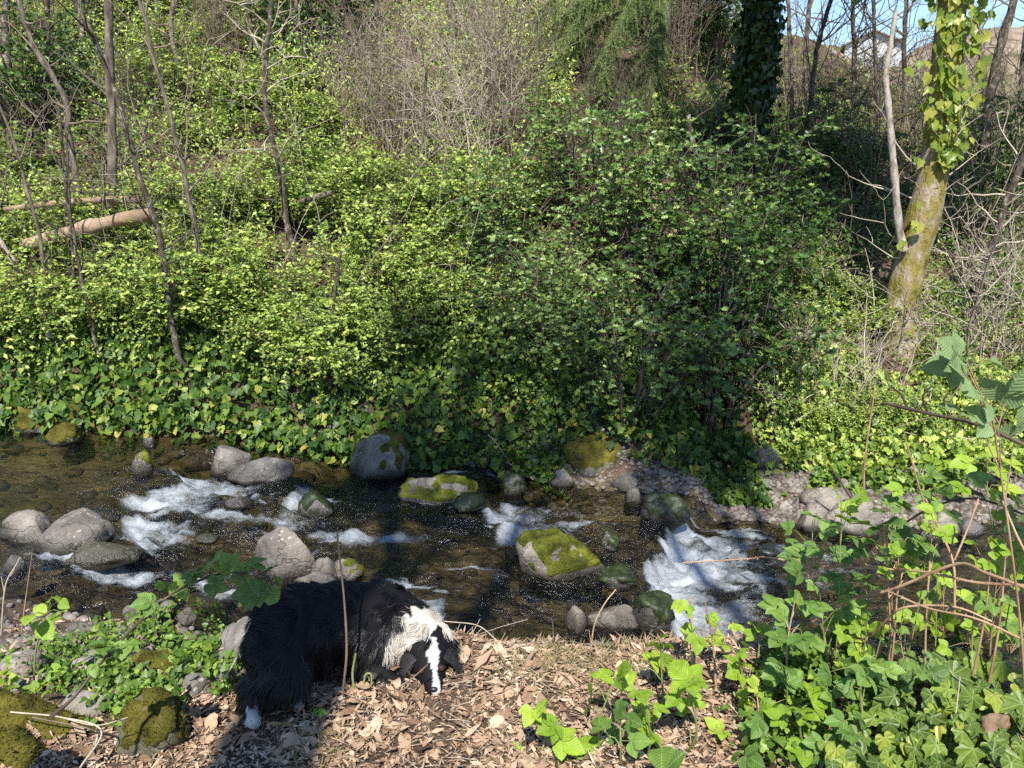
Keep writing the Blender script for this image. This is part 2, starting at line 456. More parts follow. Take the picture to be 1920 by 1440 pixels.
def rock_mat(name, dark, mid, light, lichen=.25, wet=.10):
    m, nt, out = new_mat(name)
    g = N(nt, "ShaderNodeNewGeometry"); tc = N(nt, "ShaderNodeTexCoord")
    P = g.outputs["Position"]
    crack = N(nt, "ShaderNodeTexVoronoi", feature='DISTANCE_TO_EDGE'); crack.inputs["Scale"].default_value = 4.5
    wv = N(nt, "ShaderNodeVectorMath", operation='ADD'); nv = N(nt, "ShaderNodeTexNoise"); nv.inputs["Scale"].default_value = 9; nt.links.new(P, nv.inputs["Vector"])
    sv = N(nt, "ShaderNodeVectorMath", operation='SCALE'); sv.inputs[3].default_value = .22; nt.links.new(nv.outputs[1], sv.inputs[0])
    nt.links.new(P, wv.inputs[0]); nt.links.new(sv.outputs[0], wv.inputs[1]); nt.links.new(wv.outputs[0], crack.inputs["Vector"])
    ck = math_n(nt, 'MULTIPLY', crack.outputs["Distance"], 40, clamp=True)
    c = ramp(nt, noise_n(nt, P, 6, 8, .65), [(.3, dark), (.5, mid), (.72, light)])
    c = mixc(nt, 1, c, ramp(nt, noise_n(nt, P, 2.6, 4, .6), [(.35, (.62, .60, .56)), (.55, (1, .98, .95)), (.7, (1.2, 1.15, 1.05))]), 'MULTIPLY')
    c = mixc(nt, math_n(nt, 'MULTIPLY', math_n(nt, 'SUBTRACT', 1, ck), .45), c, (.03, .027, .022))
    fine = noise_n(nt, P, 110, 3, .6)
    c = mixc(nt, 1, c, ramp(nt, fine, [(.3, (.72, .72, .72)), (.7, (1.2, 1.2, 1.2))]), 'MULTIPLY')
    v = N(nt, "ShaderNodeTexVoronoi"); v.inputs["Scale"].default_value = 34
    nt.links.new(P, v.inputs["Vector"])
    spots = math_n(nt, 'MULTIPLY', math_n(nt, 'LESS_THAN', v.outputs["Distance"], .26), math_n(nt, 'GREATER_THAN', noise_n(nt, P, 7, 3), .56))
    c = mixc(nt, math_n(nt, 'MULTIPLY', spots, lichen * 2), c, (.50, .49, .42))
    # wet band at the waterline, stored per rock on the mesh as height over the water
    a = N(nt, "ShaderNodeAttribute", attribute_name="dry")
    wob = math_n(nt, 'ADD', a.outputs["Fac"], math_n(nt, 'MULTIPLY', math_n(nt, 'SUBTRACT', noise_n(nt, P, 14, 4), .5), .06))
    w = math_n(nt, 'SUBTRACT', 1, math_n(nt, 'DIVIDE', math_n(nt, 'SUBTRACT', wob, .012), wet), clamp=True)
    c = mixc(nt, math_n(nt, 'MULTIPLY', w, .88), c, (.018, .016, .012))
    p = N(nt, "ShaderNodeBsdfPrincipled")
    nt.links.new(c, p.inputs["Base Color"])
    r = math_n(nt, 'SUBTRACT', .78, math_n(nt, 'MULTIPLY', w, .5))
    nt.links.new(r, p.inputs["Roughness"])
    c_ = None
    h = math_n(nt, 'ADD', math_n(nt, 'ADD', noise_n(nt, P, 26, 7, .7), math_n(nt, 'MULTIPLY', fine, .25)), math_n(nt, 'MULTIPLY', ck, .35))
    nt.links.new(bump_n(nt, h, .8, .016), p.inputs["Normal"])
    nt.links.new(p.outputs[0], out.inputs[0])
    return m
M['rock'] = rock_mat("rock_grey", (.085, .076, .066), (.165, .152, .135), (.27, .25, .225))
M['rock_pale'] = rock_mat("rock_pale", (.13, .115, .095), (.23, .21, .18), (.35, .325, .285), .15)
M['rock_dark'] = rock_mat("rock_dark", (.045, .042, .04), (.11, .105, .10), (.20, .19, .185), .2, .10)
M['rock_green'] = rock_mat("rock_green", (.05, .055, .03), (.12, .12, .07), (.24, .22, .15), .2, .12)

def ground_mat():
    m, nt, out = new_mat("ground_soil")
    g = N(nt, "ShaderNodeNewGeometry"); P = g.outputs["Position"]
    a = N(nt, "ShaderNodeAttribute", attribute_name="zone")     # 0 bed, 1 dry bank
    b = N(nt, "ShaderNodeAttribute", attribute_name="gravel")
    soil = ramp(nt, noise_n(nt, P, 9, 7, .65), [(.3, (.035, .024, .016)), (.5, (.10, .068, .045)), (.75, (.21, .15, .10))])
    bed = ramp(nt, noise_n(nt, P, 4, 7, .6), [(.3, (.04, .036, .016)), (.5, (.115, .088, .042)), (.72, (.24, .18, .095))])
    v = N(nt, "ShaderNodeTexVoronoi"); v.inputs["Scale"].default_value = 28; nt.links.new(P, v.inputs["Vector"])
    grav = mixc(nt, .75, ramp(nt, v.outputs["Color"], [(.2, (.08, .07, .06)), (.8, (.28, .25, .21))]), soil)
    c = mixc(nt, a.outputs["Fac"], bed, soil)
    c = mixc(nt, math_n(nt, 'MULTIPLY', b.outputs["Fac"], .8), c, grav)
    p = N(nt, "ShaderNodeBsdfPrincipled"); p.inputs["Roughness"].default_value = .9
    p.inputs["Specular IOR Level"].default_value = .2
    nt.links.new(c, p.inputs["Base Color"])
    nt.links.new(bump_n(nt, noise_n(nt, P, 40, 7, .7), .9, .03), p.inputs["Normal"])
    nt.links.new(p.outputs[0], out.inputs[0])
    return m
M['ground'] = ground_mat()

def water_mat():
    m, nt, out = new_mat("creek_water")
    g = N(nt, "ShaderNodeNewGeometry"); P = g.outputs["Position"]
    fo = N(nt, "ShaderNodeAttribute", attribute_name="foam").outputs["Fac"]
    tu = N(nt, "ShaderNodeAttribute", attribute_name="rough").outputs["Fac"]
    mp = N(nt, "ShaderNodeMapping"); mp.inputs["Scale"].default_value = (.55, 1, 1); nt.links.new(P, mp.inputs[0])
    n1 = noise_n(nt, mp.outputs[0], 16, 4, .55)
    n2 = noise_n(nt, mp.outputs[0], 60, 3, .6)
    h = math_n(nt, 'ADD', math_n(nt, 'MULTIPLY', n1, .6), math_n(nt, 'MULTIPLY', n2, math_n(nt, 'ADD', math_n(nt, 'MULTIPLY', tu, .5), .08)))
    bn = bump_n(nt, h, 1.0, .045)
    fres = N(nt, "ShaderNodeFresnel"); fres.inputs["IOR"].default_value = 1.33; nt.links.new(bn, fres.inputs["Normal"])
    gl = N(nt, "ShaderNodeBsdfGlossy"); gl.inputs["Roughness"].default_value = .15; nt.links.new(bn, gl.inputs["Normal"])
    gl.inputs["Color"].default_value = (.95, .97, 1, 1)
    tr = N(nt, "ShaderNodeBsdfTransparent"); tr.inputs["Color"].default_value = (.66, .66, .58, 1)
    mx = N(nt, "ShaderNodeMixShader")
    nt.links.new(math_n(nt, 'MULTIPLY', fres.outputs[0], 1.1, clamp=True), mx.inputs[0])
    nt.links.new(tr.outputs[0], mx.inputs[1]); nt.links.new(gl.outputs[0], mx.inputs[2])
    # foam: aerated water, white
    mq = N(nt, "ShaderNodeMapping"); mq.inputs["Scale"].default_value = (.38, 1, 1); mq.inputs["Rotation"].default_value = (0, 0, .25); nt.links.new(P, mq.inputs[0])
    nz = math_n(nt, 'ADD', math_n(nt, 'MULTIPLY', noise_n(nt, mq.outputs[0], 24, 8, .75), .6), math_n(nt, 'MULTIPLY', noise_n(nt, P, 95, 4, .7), .4))
    f = math_n(nt, 'MULTIPLY', math_n(nt, 'ADD', math_n(nt, 'MULTIPLY', fo, 1.7), math_n(nt, 'SUBTRACT', math_n(nt, 'MULTIPLY', nz, 3.2), 2.05)), .85, clamp=True)
    f = math_n(nt, 'MULTIPLY', f, math_n(nt, 'MULTIPLY', fo, 3, clamp=True))
    fd = N(nt, "ShaderNodeBsdfPrincipled"); fd.inputs["Base Color"].default_value = (.44, .48, .52, 1); fd.inputs["Roughness"].default_value = .35
    nt.links.new(bump_n(nt, noise_n(nt, P, 120, 5, .75), .6, .012), fd.inputs["Normal"])
    m2 = N(nt, "ShaderNodeMixShader"); nt.links.new(math_n(nt, 'MULTIPLY', f, .88), m2.inputs[0])
    nt.links.new(mx.outputs[0], m2.inputs[1]); nt.links.new(fd.outputs[0], m2.inputs[2])
    nt.links.new(m2.outputs[0], out.inputs[0])
    return m
M['water'] = water_mat()

# ------------------------------------------------------------------ ground and water
def grid(xs, ys):
    X, Y = np.meshgrid(xs, ys)
    nx, ny = len(xs), len(ys)
    i = (np.arange(ny - 1)[:, None] * nx + np.arange(nx - 1)[None]).ravel()
    return X.ravel(), Y.ravel(), np.stack((i, i + 1, i + nx + 1, i + nx), -1)
xs = np.concatenate((np.linspace(-60, -7, 40)[:-1], np.linspace(-7, 7, 300), np.linspace(7, 60, 40)[1:]))
ys = np.concatenate((np.linspace(-14, 1.2, 30)[:-1], np.linspace(1.2, 7.4, 230), np.linspace(7.4, 24, 110)[1:], np.linspace(24, 140, 40)[1:]))
gx, gy, gf = grid(xs, ys)
gzv = np.where((np.abs(gx) < 12.8) & (gy > -1.9) & (gy < 22.8), H(gx, gy), H_exact(gx, gy))
zone = np.maximum(sm(near_edge(gx) - gy, 0, .18), sm(gy - far_edge(gx), 0, .18))
gravel = sm(gx, .6, 1.2) * sm(gy - far_edge(gx), -.05, .1) * (1 - sm(gy - far_edge(gx), .6, .9))
gravel = np.maximum(gravel, sm(-gx, 1.3, 2.0) * sm(near_edge(gx) - gy, -.05, .05) * (1 - sm(near_edge(gx) - gy, .9, 1.3)))
ground = link("ground", mk_mesh("ground", np.stack((gx, gy, gzv), -1), gf, M['ground'], pattr={"zone": zone, "gravel": gravel}))
tag(ground, "leaf-strewn creek banks and wooded hillside soil", None, None, "structure")

wx = np.linspace(-8, 7, 720); wy = np.linspace(2.7, 6.6, 210)
X, Y, wf = grid(wx, wy)
foam = np.zeros_like(X); turb = np.full_like(X, .10)
streak = fbm(X * 3.2, Y * 8, oct=4, seed=51) * .5 + .5
blob = fbm(X * 6, Y * 7, oct=4, seed=52) * .5 + .5
#  crest, y range, length downstream, strength
for (c, (y0, y1), ln, st) in ((CR[0][0], (4.72, 5.3), .75, 1.0), (CR[0][0], (4.12, 4.60), .38, .95), (CR[1][0], (4.5, 5.25), .42, .85), (CR[1][0], (3.7, 4.2), .3, .45),
                            (CR[2][0], (4.45, 5.1), .55, .9), (CR[3][0], (3.62, 5.05), .85, 1.25), (CR[3][0], (3.3, 3.7), .35, .7)):
    d = X - c(Y)
    m_ = sm(Y, y0 - .07, y0 + .07) * (1 - sm(Y, y1 - .07, y1 + .07))
    e = sm(d, -.05, .06) * np.exp(-np.maximum(d, 0) / ln * (1.2 + 1.0 * blob)) * m_ * st
    foam = np.maximum(foam, e * (.55 + .75 * streak))
    turb = np.maximum(turb, np.exp(-np.maximum(np.abs(d - .15) - .1, 0) / ln / 1.4) * m_ * min(st, 1))
for (px, py, z, rx, ry, st) in ((150, 1080, -.53, .40, .10, .6), (330, 1090, -.55, .45, .10, .7), (640, 1000, -.58, .55, .12, .6), (400, 960, -.53, .5, .12, .65), (1120, 985, -.66, .45, .10, .6), (560, 1030, -.58, .3, .06, .5), (250, 1040, -.53, .3, .05, .5), (1060, 1130, -.66, .3, .05, .4),
                            (1350, 1100, -.86, .5, .28, .55), (1330, 1190, -.88, .25, .15, .7), (1150, 1225, -.70, .3, .08, .45), (1500, 1090, -.87, .4, .12, .3), (60, 1100, -.5, .3, .1, .4), (820, 925, -.6, .5, .05, .3)):
    p = on_z(px, py, z)
    e = np.exp(-((X - p[0]) / rx) ** 2 - ((Y - p[1]) / ry) ** 2)
    foam = np.maximum(foam, e * st * (.3 + 1.0 * sm(streak, .35, .75)))
    turb = np.maximum(turb, e)
run = sm(X, -2.5, -2.3) * (1 - sm(X, 1.7, 2.6))              # broken water all down the run
streak2 = fbm(X * 4.5, Y * 19 + X * 2, oct=4, seed=58) * .5 + .5
streak3 = fbm(X * 1.3, Y * 3, oct=3, seed=59) * .5 + .5
foam = np.maximum(foam, .62 * run * sm(streak2, .60, .82) * sm(streak3, .42, .68))
turb = np.maximum(turb, .34 * run * sm(streak3, .3, .7))
zl = water_level(X, Y)
calm = sm(-X, 2.5, 3.2)
rip = .013 * fbm(X * 6, Y * 11, oct=4, seed=55) + turb * (.040 * fbm(X * 7, Y * 9, oct=4, seed=56, gain=.6) + .006 * np.sin(X * 22 + 3 * fbm(X * 2, Y * 2, seed=57)))
z = zl + rip * (1 - .7 * calm)
water = link("creek_water", mk_mesh("creek_water", np.stack((X, Y, z), -1), wf, M['water'], pattr={"foam": np.clip(foam, 0, 1), "rough": np.clip(turb, 0, 1)}))
tag(water, "shallow clear creek with white riffles between boulders", None, None, "structure")

# ------------------------------------------------------------------ rocks
def ico(sub):
    import bmesh
    bm = bmesh.new(); bmesh.ops.create_icosphere(bm, subdivisions=sub, radius=1)
    V = np.array([v.co[:] for v in bm.verts]); F = np.array([[v.index for v in f.verts] for f in bm.faces])
    bm.free(); return V, F
ICO = {s: ico(s) for s in (1, 2, 3, 4, 5)}

def rock_shape(sub, axes, seed, rough=.16, cuts=5, flat=.0):
    V, F = ICO[sub]
    V = V.copy(); r = np.random.default_rng(seed)
    q = V * 1.3 + seed * 3.7
    V = V * (1 + rough * fbm(q[:, 0], q[:, 1], q[:, 2], oct=2, seed=seed))[:, None]
    for _ in range(cuts):                                   # worn flat faces
        n = r.normal(size=3); n[2] = abs(n[2]) * .7; n /= np.linalg.norm(n)
        d = r.uniform(.5, .86)
        k = V @ n - d
        V = V - np.where(k > 0, k * .92, 0)[:, None] * n
    q = V * 4 + seed
    V = V * (1 + .05 * fbm(q[:, 0], q[:, 1], q[:, 2], oct=4, seed=seed + 5))[:, None]
    return V * np.asarray(axes), F

def moss_cover(parent, V, F, seed, zmin, amount, mat, axis=(0, 0, 1), thick=.012, tuft=.014, bias=0.0):
    """a cushion of moss grown over part of a rock: its own thin shell with tufts"""
    nrm = np.zeros_like(V)
    fn = np.cross(V[F[:, 1]] - V[F[:, 0]], V[F[:, 2]] - V[F[:, 0]])
    for k in range(3): np.add.at(nrm, F[:, k], fn)
    nrm /= np.linalg.norm(nrm, axis=1, keepdims=True) + 1e-9
    ax = np.asarray(axis, float); ax /= np.linalg.norm(ax)
    sz = np.abs(V).max()
    q = V / sz * 3.4 + seed
    score = nrm @ ax + .75 * fbm(q[:, 0], q[:, 1], q[:, 2], oct=4, seed=seed) + bias
    on = (score > 1 - amount) & (V[:, 2] > zmin)
    fm = on[F].any(1)
    if fm.sum() < 4: return None
    used = np.unique(F[fm]); idx = -np.ones(len(V), int); idx[used] = np.arange(len(used))
    q = V[used] * 30
    edge = np.where(on[used], 1.0, -.5)
    W = V[used] + nrm[used] * (edge * thick * (1 + .8 * fbm(q[:, 0], q[:, 1], q[:, 2], oct=3, seed=seed)))[:, None]
    F2 = idx[F[fm]]
    # tufts: little blades that break the outline
    n = min(2600, int(fm.sum() * 2.2))
    k = rng.integers(0, len(F2), n); w = rng.dirichlet((1, 1, 1), n)
    P = (W[F2[k]] * w[:, :, None]).sum(1); nn = nrm[used][F2[k, 0]]
    d = nn + rng.normal(0, .55, (n, 3)); x = rng.normal(size=(n, 3))
    fr = frames(d, x)
    TV = np.array([(-.22, 0, 0), (.22, 0, 0), (0, 1, 0)], float); TF = np.array([[0, 1, 2]])
    tv_, tf_, _ = scatter((TV, TF), P - nn * .004, fr, rng.uniform(.5, 1.1, n) * tuft)
    return link("moss", mk_mesh("moss", np.vstack((W, tv_)), np.vstack((F2, tf_ + len(W))), mat), parent)

def rock(bb, label, mat='rock', depth=.8, moss=None, seed=1, sub=4, sink=.35, cuts=5, rough=.16, cat="boulder", name="boulder", group=None, yaw=0, z0=None, tilt=0):
    x0, y0, x1, y1 = bb
    cx = (x0 + x1) / 2
    c = on_z(cx, y1, z0) if z0 is not None else hit(cx, y1, surf)
    d = ray(cx, y1); t = c[1] / d[1]
    dep = math.asin(-d[2] / np.linalg.norm(d))
    w = (x1 - x0) / FPX * t; vh = (y1 - y0) / FPX * t
    dp = depth * w
    h = max((vh - .55 * dp * math.sin(dep)) / math.cos(dep), .3 * vh)
    up = h / (1 + sink) ; cz = h - up * 1.0
    half = up
    V, F = rock_shape(sub, (w / 2 * 1.03, dp / 2, half * 1.05), seed, rough, cuts)
    ca, sa = math.cos(yaw), math.sin(yaw)
    if yaw: V = V @ np.array([[ca, sa, 0], [-sa, ca, 0], [0, 0, 1]])
    if tilt:
        ct, st_ = math.cos(tilt), math.sin(tilt)
        V = V @ np.array([[ct, 0, -st_], [0, 1, 0], [st_, 0, ct]])
    loc = np.array((c[0], c[1] + dp * .42, c[2] + cz))
    dry = V[:, 2] + loc[2] - float(water_level(np.array([loc[0]]), np.array([loc[1]]))[0])
    far_from = loc[1] < near_edge(np.array([loc[0]]))[0] - .15 or loc[1] > far_edge(np.array([loc[0]]))[0] + .3
    if far_from: dry = dry * 0 + 1
    o = link(name, mk_mesh(name, V, F, M[mat], pattr={"dry": dry}), None, loc)
    tag(o, label, cat, group)
    if moss:
        moss_cover(o, V, F, seed, max(-cz * .2, c[2] - loc[2] + .015), moss[0], M[moss[1]], *(moss[2:]))
    return o

R = [
 ((38, 957, 178, 1040), "large rounded grey boulder at the lower edge of the left pool", dict(seed=4, cuts=3, depth=.75)),
 ((-20, 960, 95, 1022), "pale grey boulder cut by the left picture edge behind the large rounded one", dict(seed=5, mat='rock_pale')),
 ((95, 1012, 246, 1072), "long low wet boulder with a dry tan crown below the large rounded boulder", dict(seed=6, mat='rock_green', depth=.6, sink=.7)),
 ((242, 850, 281, 890), "small upright stone with a mossy top alone in the left pool", dict(seed=7, sub=3, moss=(.45, 'moss'), cat="stone", name="stone")),
 ((380, 826, 466, 888), "tall grey boulder against the ivy bank at the head of the first riffle", dict(seed=8, mat='rock', cuts=6)),
 ((424, 858, 545, 906), "dark wet flat boulder leaning beside the tall grey one under the ivy", dict(seed=9, mat='rock_dark', depth=.6)),
 ((645, 806, 763, 898), "big round pale boulder with a brown moss cap against the ivy bank", dict(seed=10, mat='rock_pale', cuts=2, rough=.1, moss=(.42, 'moss_brown', (.35, .25, 1)))),
 ((742, 889, 906, 948), "low flat boulder with a yellow-green moss ridge in mid creek", dict(seed=11, mat='rock', depth=.55, moss=(.62, 'moss', (.55, -.1, 1)))),
 ((845, 925, 916, 962), "green algae-covered wet ledge at the end of the low flat mossy boulder", dict(seed=12, mat='rock_dark', moss=(1.0, 'mossy_wet'), sub=3, sink=.6, cat="stone", name="stone")),
 ((968, 986, 1138, 1090), "grey boulder with thick bright yellow-green moss in the middle of the creek", dict(seed=13, mat='rock_pale', depth=.75, cuts=4, moss=(.95, 'moss', (1.2, -.25, .65), .012, .016))),
 ((1100, 1129, 1206, 1180), "pale flat-topped stone by the big waterfall, right of a small upright one", dict(seed=14, mat='rock_pale', depth=.5, cat="stone", name="stone", sink=.1, rough=.1)),
 ((1062, 1139, 1100, 1190), "small upright pale stone beside the flat-topped one", dict(seed=15, mat='rock_pale', sub=3, cat="stone", name="stone", cuts=3)),
 ((1188, 1100, 1268, 1184), "dark wet moss-green boulder at the lip of the big waterfall", dict(seed=16, mat='rock_dark', moss=(1.1, 'mossy_wet'))),
 ((1120, 1062, 1205, 1108), "green algae-covered ledge running from the mossy boulder to the waterfall", dict(seed=17, mat='rock_dark', moss=(.9, 'mossy_wet'), sink=.7, depth=.6)),
 ((1130, 1000, 1165, 1030), "small dark green wet stone behind the bright mossy boulder", dict(seed=18, mat='rock_dark', moss=(.9, 'mossy_wet'), sub=3, cat="stone", name="stone")),
 ((478, 984, 584, 1085), "pointed grey boulder spotted with pale lichen behind the dog", dict(seed=19, mat='rock', cuts=7, depth=.6, rough=.2)),
 ((580, 1046, 640, 1090), "grey stone half under water, next to the lichen-spotted boulder", dict(seed=20, sub=3, cat="stone", name="stone")),
 ((618, 1046, 682, 1088), "grey stone with a mossy right end standing in water behind the dog's back", dict(seed=21, mat='rock_pale', sub=3, cat="stone", name="stone", moss=(.35, 'moss', (1, -.2, .1)))),
 ((540, 1074, 640, 1125), "smooth grey boulder directly behind the dog's rump", dict(seed=22, depth=.7)),
 ((1066, 812, 1188, 893), "moss-covered brown hump of a boulder under the holly at the far bank", dict(seed=23, mat='rock_green', cuts=3, moss=(1.15, 'moss_brown'))),
 ((1030, 880, 1080, 913), "rounded tan cobble in front of the mossy brown hump", dict(seed=24, mat='rock_pale', sub=3, cat="stone", name="stone", cuts=2)),
 ((1085, 868, 1130, 895), "grey stone at the foot of the mossy brown hump", dict(seed=25, sub=3, cat="stone", name="stone")),
 ((1150, 886, 1216, 921), "angular tan rock at the water's edge right of the mossy hump", dict(seed=26, mat='rock_pale', sub=3, cuts=8, cat="stone", name="stone")),
 ((1170, 914, 1211, 945), "small pale stone in the shallows below the angular tan rock", dict(seed=27, mat='rock_pale', sub=3, cat="stone", name="stone")),
 ((934, 833, 992, 864), "flat pale slab on the gravel at the foot of the ivy", dict(seed=28, mat='rock_pale', sub=3, cuts=8, cat="stone", name="stone")),
 ((960, 862, 1004, 888), "small grey slab in front of the flat pale slab", dict(seed=29, mat='rock', sub=3, cuts=8, cat="stone", name="stone")),
 ((945, 888, 986, 930), "dark mossy stone in the water above the middle riffle", dict(seed=30, mat='rock_dark', moss=(.9, 'mossy_wet'), sub=3, cat="stone", name="stone")),
 ((1410, 833, 1473, 882), "round brown-grey boulder in the shade under the holly's right side", dict(seed=31, mat='rock', cuts=2, rough=.08)),
 ((1513, 913, 1612, 962), "rounded tan boulder on the gravel bar at the water's edge", dict(seed=32, mat='rock_pale', cuts=2)),
 ((1496, 946, 1590, 998), "grey-brown boulder sloping into the dark pool below the gravel bar", dict(seed=33, mat='rock_pale', depth=.7)),
 ((1555, 938, 1668, 1008), "broad flat tan boulder between the gravel bar and the bramble leaves", dict(seed=34, mat='rock_pale', depth=.6, cuts=6)),
 ((1734, 963, 1808, 1010), "angular brown stone standing in the right-hand pool", dict(seed=35, mat='rock_pale', cuts=8)),
 ((1800, 974, 1850, 1006), "small dark rounded stone beside the angular one in the right-hand pool", dict(seed=36, mat='rock_dark', sub=3, cat="stone", name="stone")),
 ((1325, 868, 1410, 903), "flat dark slab under the holly beside the gravel", dict(seed=37, mat='rock_dark', depth=.6, cuts=7)),
 ((263, 820, 293, 838), "little grey stone at the foot of the ivy above the left pool", dict(seed=38, sub=3, cat="stone", name="stone")),
 ((72, 795, 150, 832), "moss-brown ledge stone at the far edge of the left pool", dict(seed=39, mat='rock_green', moss=(1.1, 'moss_brown'))),
 ((0, 770, 90, 812), "long mossy ledge stone in the sun at the far left bank", dict(seed=40, mat='rock_green', moss=(1.1, 'moss_brown'), depth=.5)),
 ((110, 755, 185, 806), "mossy stone overhung by ivy at the corner of the left pool", dict(seed=41, mat='rock_green', moss=(1.1, 'moss_brown'))),
 ((222, 1135, 264, 1170), "grey stone at the near water's edge under the bramble branch", dict(seed=42, sub=3, cat="stone", name="stone")),
 ((268, 1124, 325, 1166), "brown-grey stone below the leafy bramble branch", dict(seed=43, sub=3, cat="stone", name="stone")),
 ((318, 1140, 368, 1172), "small rounded stone between two others at the near shore", dict(seed=44, sub=3, cat="stone", name="stone")),
 ((372, 1150, 520, 1282), "large shaded grey rock at the dog's rear", dict(seed=45, mat='rock', cuts=4, depth=1.1)),
 ((228, 1233, 322, 1296), "rounded rock with brown moss among the green herbs", dict(seed=46, mat='rock_green', moss=(.9, 'moss_brown'))),
 ((318, 1262, 398, 1308), "smooth grey stone in shade between the herbs and the dog's hind paw", dict(seed=47, mat='rock')),
 ((108, 1296, 188, 1346), "pale rounded stone in the sun above the mossy log", dict(seed=48, mat='rock_pale', cuts=3)),
 ((195, 1308, 340, 1425), "big boulder with patchy moss in the lower left corner", dict(seed=49, mat='rock_green', moss=(.7, 'moss_brown'), depth=.8)),
 ((-10, 1222, 62, 1266), "flat pale stone at the left picture edge above the leafy weeds", dict(seed=50, mat='rock_pale', depth=.9)),
 ((120, 1235, 182, 1272), "tan stone among fallen leaves left of the herbs", dict(seed=51, mat='rock_pale', sub=3, cat="stone", name="stone")),
 ((100, 1168, 168, 1200), "flat grey stone at the near shore beside the leafy bramble sprig", dict(seed=52, mat='rock', sub=3, cat="stone", name="stone")),
 ((170, 1180, 240, 1210), "flat tan stone at the near shore under the herbs", dict(seed=53, mat='rock_pale', sub=3, cat="stone", name="stone")),
 ((0, 1040, 40, 1080), "dark wet stone at the left edge below the pale boulder", dict(seed=54, mat='rock_dark', sub=3, cat="stone", name="stone")),
 ((555, 925, 620, 975), "dark mossy stone in the second riffle", dict(seed=55, mat='rock_dark', moss=(.9, 'mossy_wet'), sub=3, sink=.6, cat="stone", name="stone")),
 ((355, 1000, 405, 1022), "tan stone just breaking the water below the first riffle", dict(seed=56, mat='rock_green', sub=3, sink=.6, cat="stone", name="stone")),
 ((1205, 920, 1300, 985), "dark green wet ledge above the big waterfall", dict(seed=57, mat='rock_dark', moss=(.9, 'mossy_wet'), sink=.6, depth=.6)),
 ((415, 930, 470, 960), "brown rock barely covered by the first riffle", dict(seed=59, mat='rock_dark', sub=3, sink=.7, cat="stone", name="stone")),
 ((1690, 870, 1760, 910), "grey stone half hidden by leaves at the right end of the gravel bar", dict(seed=60, mat='rock_pale', sub=3, cat="stone", name="stone")),
]
for bb, lab, kw in R:
    rock(bb, lab, **kw)

# cobbles of the gravel bar: each its own, alike
protos = []
for k in range(8):
    V, F = rock_shape(2, (1, rng.uniform(.65, 1), rng.uniform(.4, .65)), 100 + k, .2, 4)
    protos.append([mk_mesh("cobble", V, F, M[m_], pattr={"dry": np.ones(len(V))}) for m_ in ('rock_pale', 'rock')])
def cobble_field(n, px, py, smin, smax, label, group, dark=.4):
    k = 0
    while k < n:
        p = hit(rng.uniform(*px), rng.uniform(*py))
        if p[2] < float(water_level(np.array([p[0]]), np.array([p[1]]))[0]) - .02: continue
        s = rng.uniform(smin, smax) * (1 if rng.random() < .7 else 1.5)
        o = link("cobble", protos[rng.integers(8)][0 if rng.random() > dark else 1], None, p + np.array((0, 0, s * .15)), (rng.normal(0, .2), rng.normal(0, .2), rng.uniform(0, 6.3)), s)
        tag(o, label, "stone", group); k += 1
cobble_field(70, (1220, 1520), (880, 935), .018, .04, "palm-sized grey cobble on the shaded gravel bar below the holly", "cobbles on the shaded gravel bar")
cobble_field(60, (1520, 1880), (870, 945), .02, .05, "pale sunlit cobble on the gravel bar among bramble leaves", "cobbles on the sunlit gravel bar", .15)
cobble_field(35, (900, 1080), (845, 890), .015, .035, "small pale cobble at the foot of the ivy beside the flat slabs", "cobbles beside the flat slabs", .2)
cobble_field(24, (0, 240), (1180, 1300), .015, .04, "tan cobble on the near stony shore among weeds", "cobbles on the near shore", .2)

# loose pebbles and stones of the stream bed: too many to count
def stone_mass(name, pts, sizes, mat, lab):
    VV, FF, o = [], [], 0
    T = [rock_shape(1, (1, .8, .55), 200 + k, .25, 3) for k in range(6)]
    for k in range(6):
        sel = np.arange(len(pts)) % 6 == k
        a = rng.uniform(0, 6.28, sel.sum()); z = np.zeros_like(a)
        fr = frames(np.stack((np.cos(a), np.sin(a), rng.normal(0, .2, len(a))), -1), np.tile((0, 0, 1.), (len(a), 1)) + rng.normal(0, .2, (len(a), 3)))
        V, F, _ = scatter(T[k], pts[sel], fr, sizes[sel])
        VV.append(V); FF.append(F + o); o += len(V)
    ob = link(name, mk_mesh(name, np.concatenate(VV), np.concatenate(FF), mat))
    return tag(ob, lab, None, None, "stuff")
n = 6000
x = rng.uniform(.6, 5, n); y = far_edge(x) + rng.uniform(-.1, .75, n)
x2 = rng.uniform(-3.2, -1.2, 1500); y2 = near_edge(x2) - rng.uniform(-.08, .8, 1500)
x3 = rng.uniform(-.4, .6, 700); y3 = far_edge(x3) + rng.uniform(-.1, .3, 700)
x, y = np.concatenate((x, x2, x3)), np.concatenate((y, y2, y3))
stone_mass("gravel", np.stack((x, y, H(x, y) + .002), -1), rng.gamma(3, .0042, len(x)) + .006, M['pebble'], "loose grey and tan pebbles along the water's edge")
n = 1500
x = rng.uniform(-6, 5, n); u = rng.random(n); y = near_edge(x) + u * (far_edge(x) - near_edge(x))
s = rng.gamma(2.2, .022, n) + .015
zb = H(x, y) + .1 * s
zb = np.minimum(zb, water_level(x, y) - s * .5 - .01)
stone_mass("streambed_stones", np.stack((x, y, zb), -1), s, M['bedstone'], "brown stones on the bed of the creek under water")

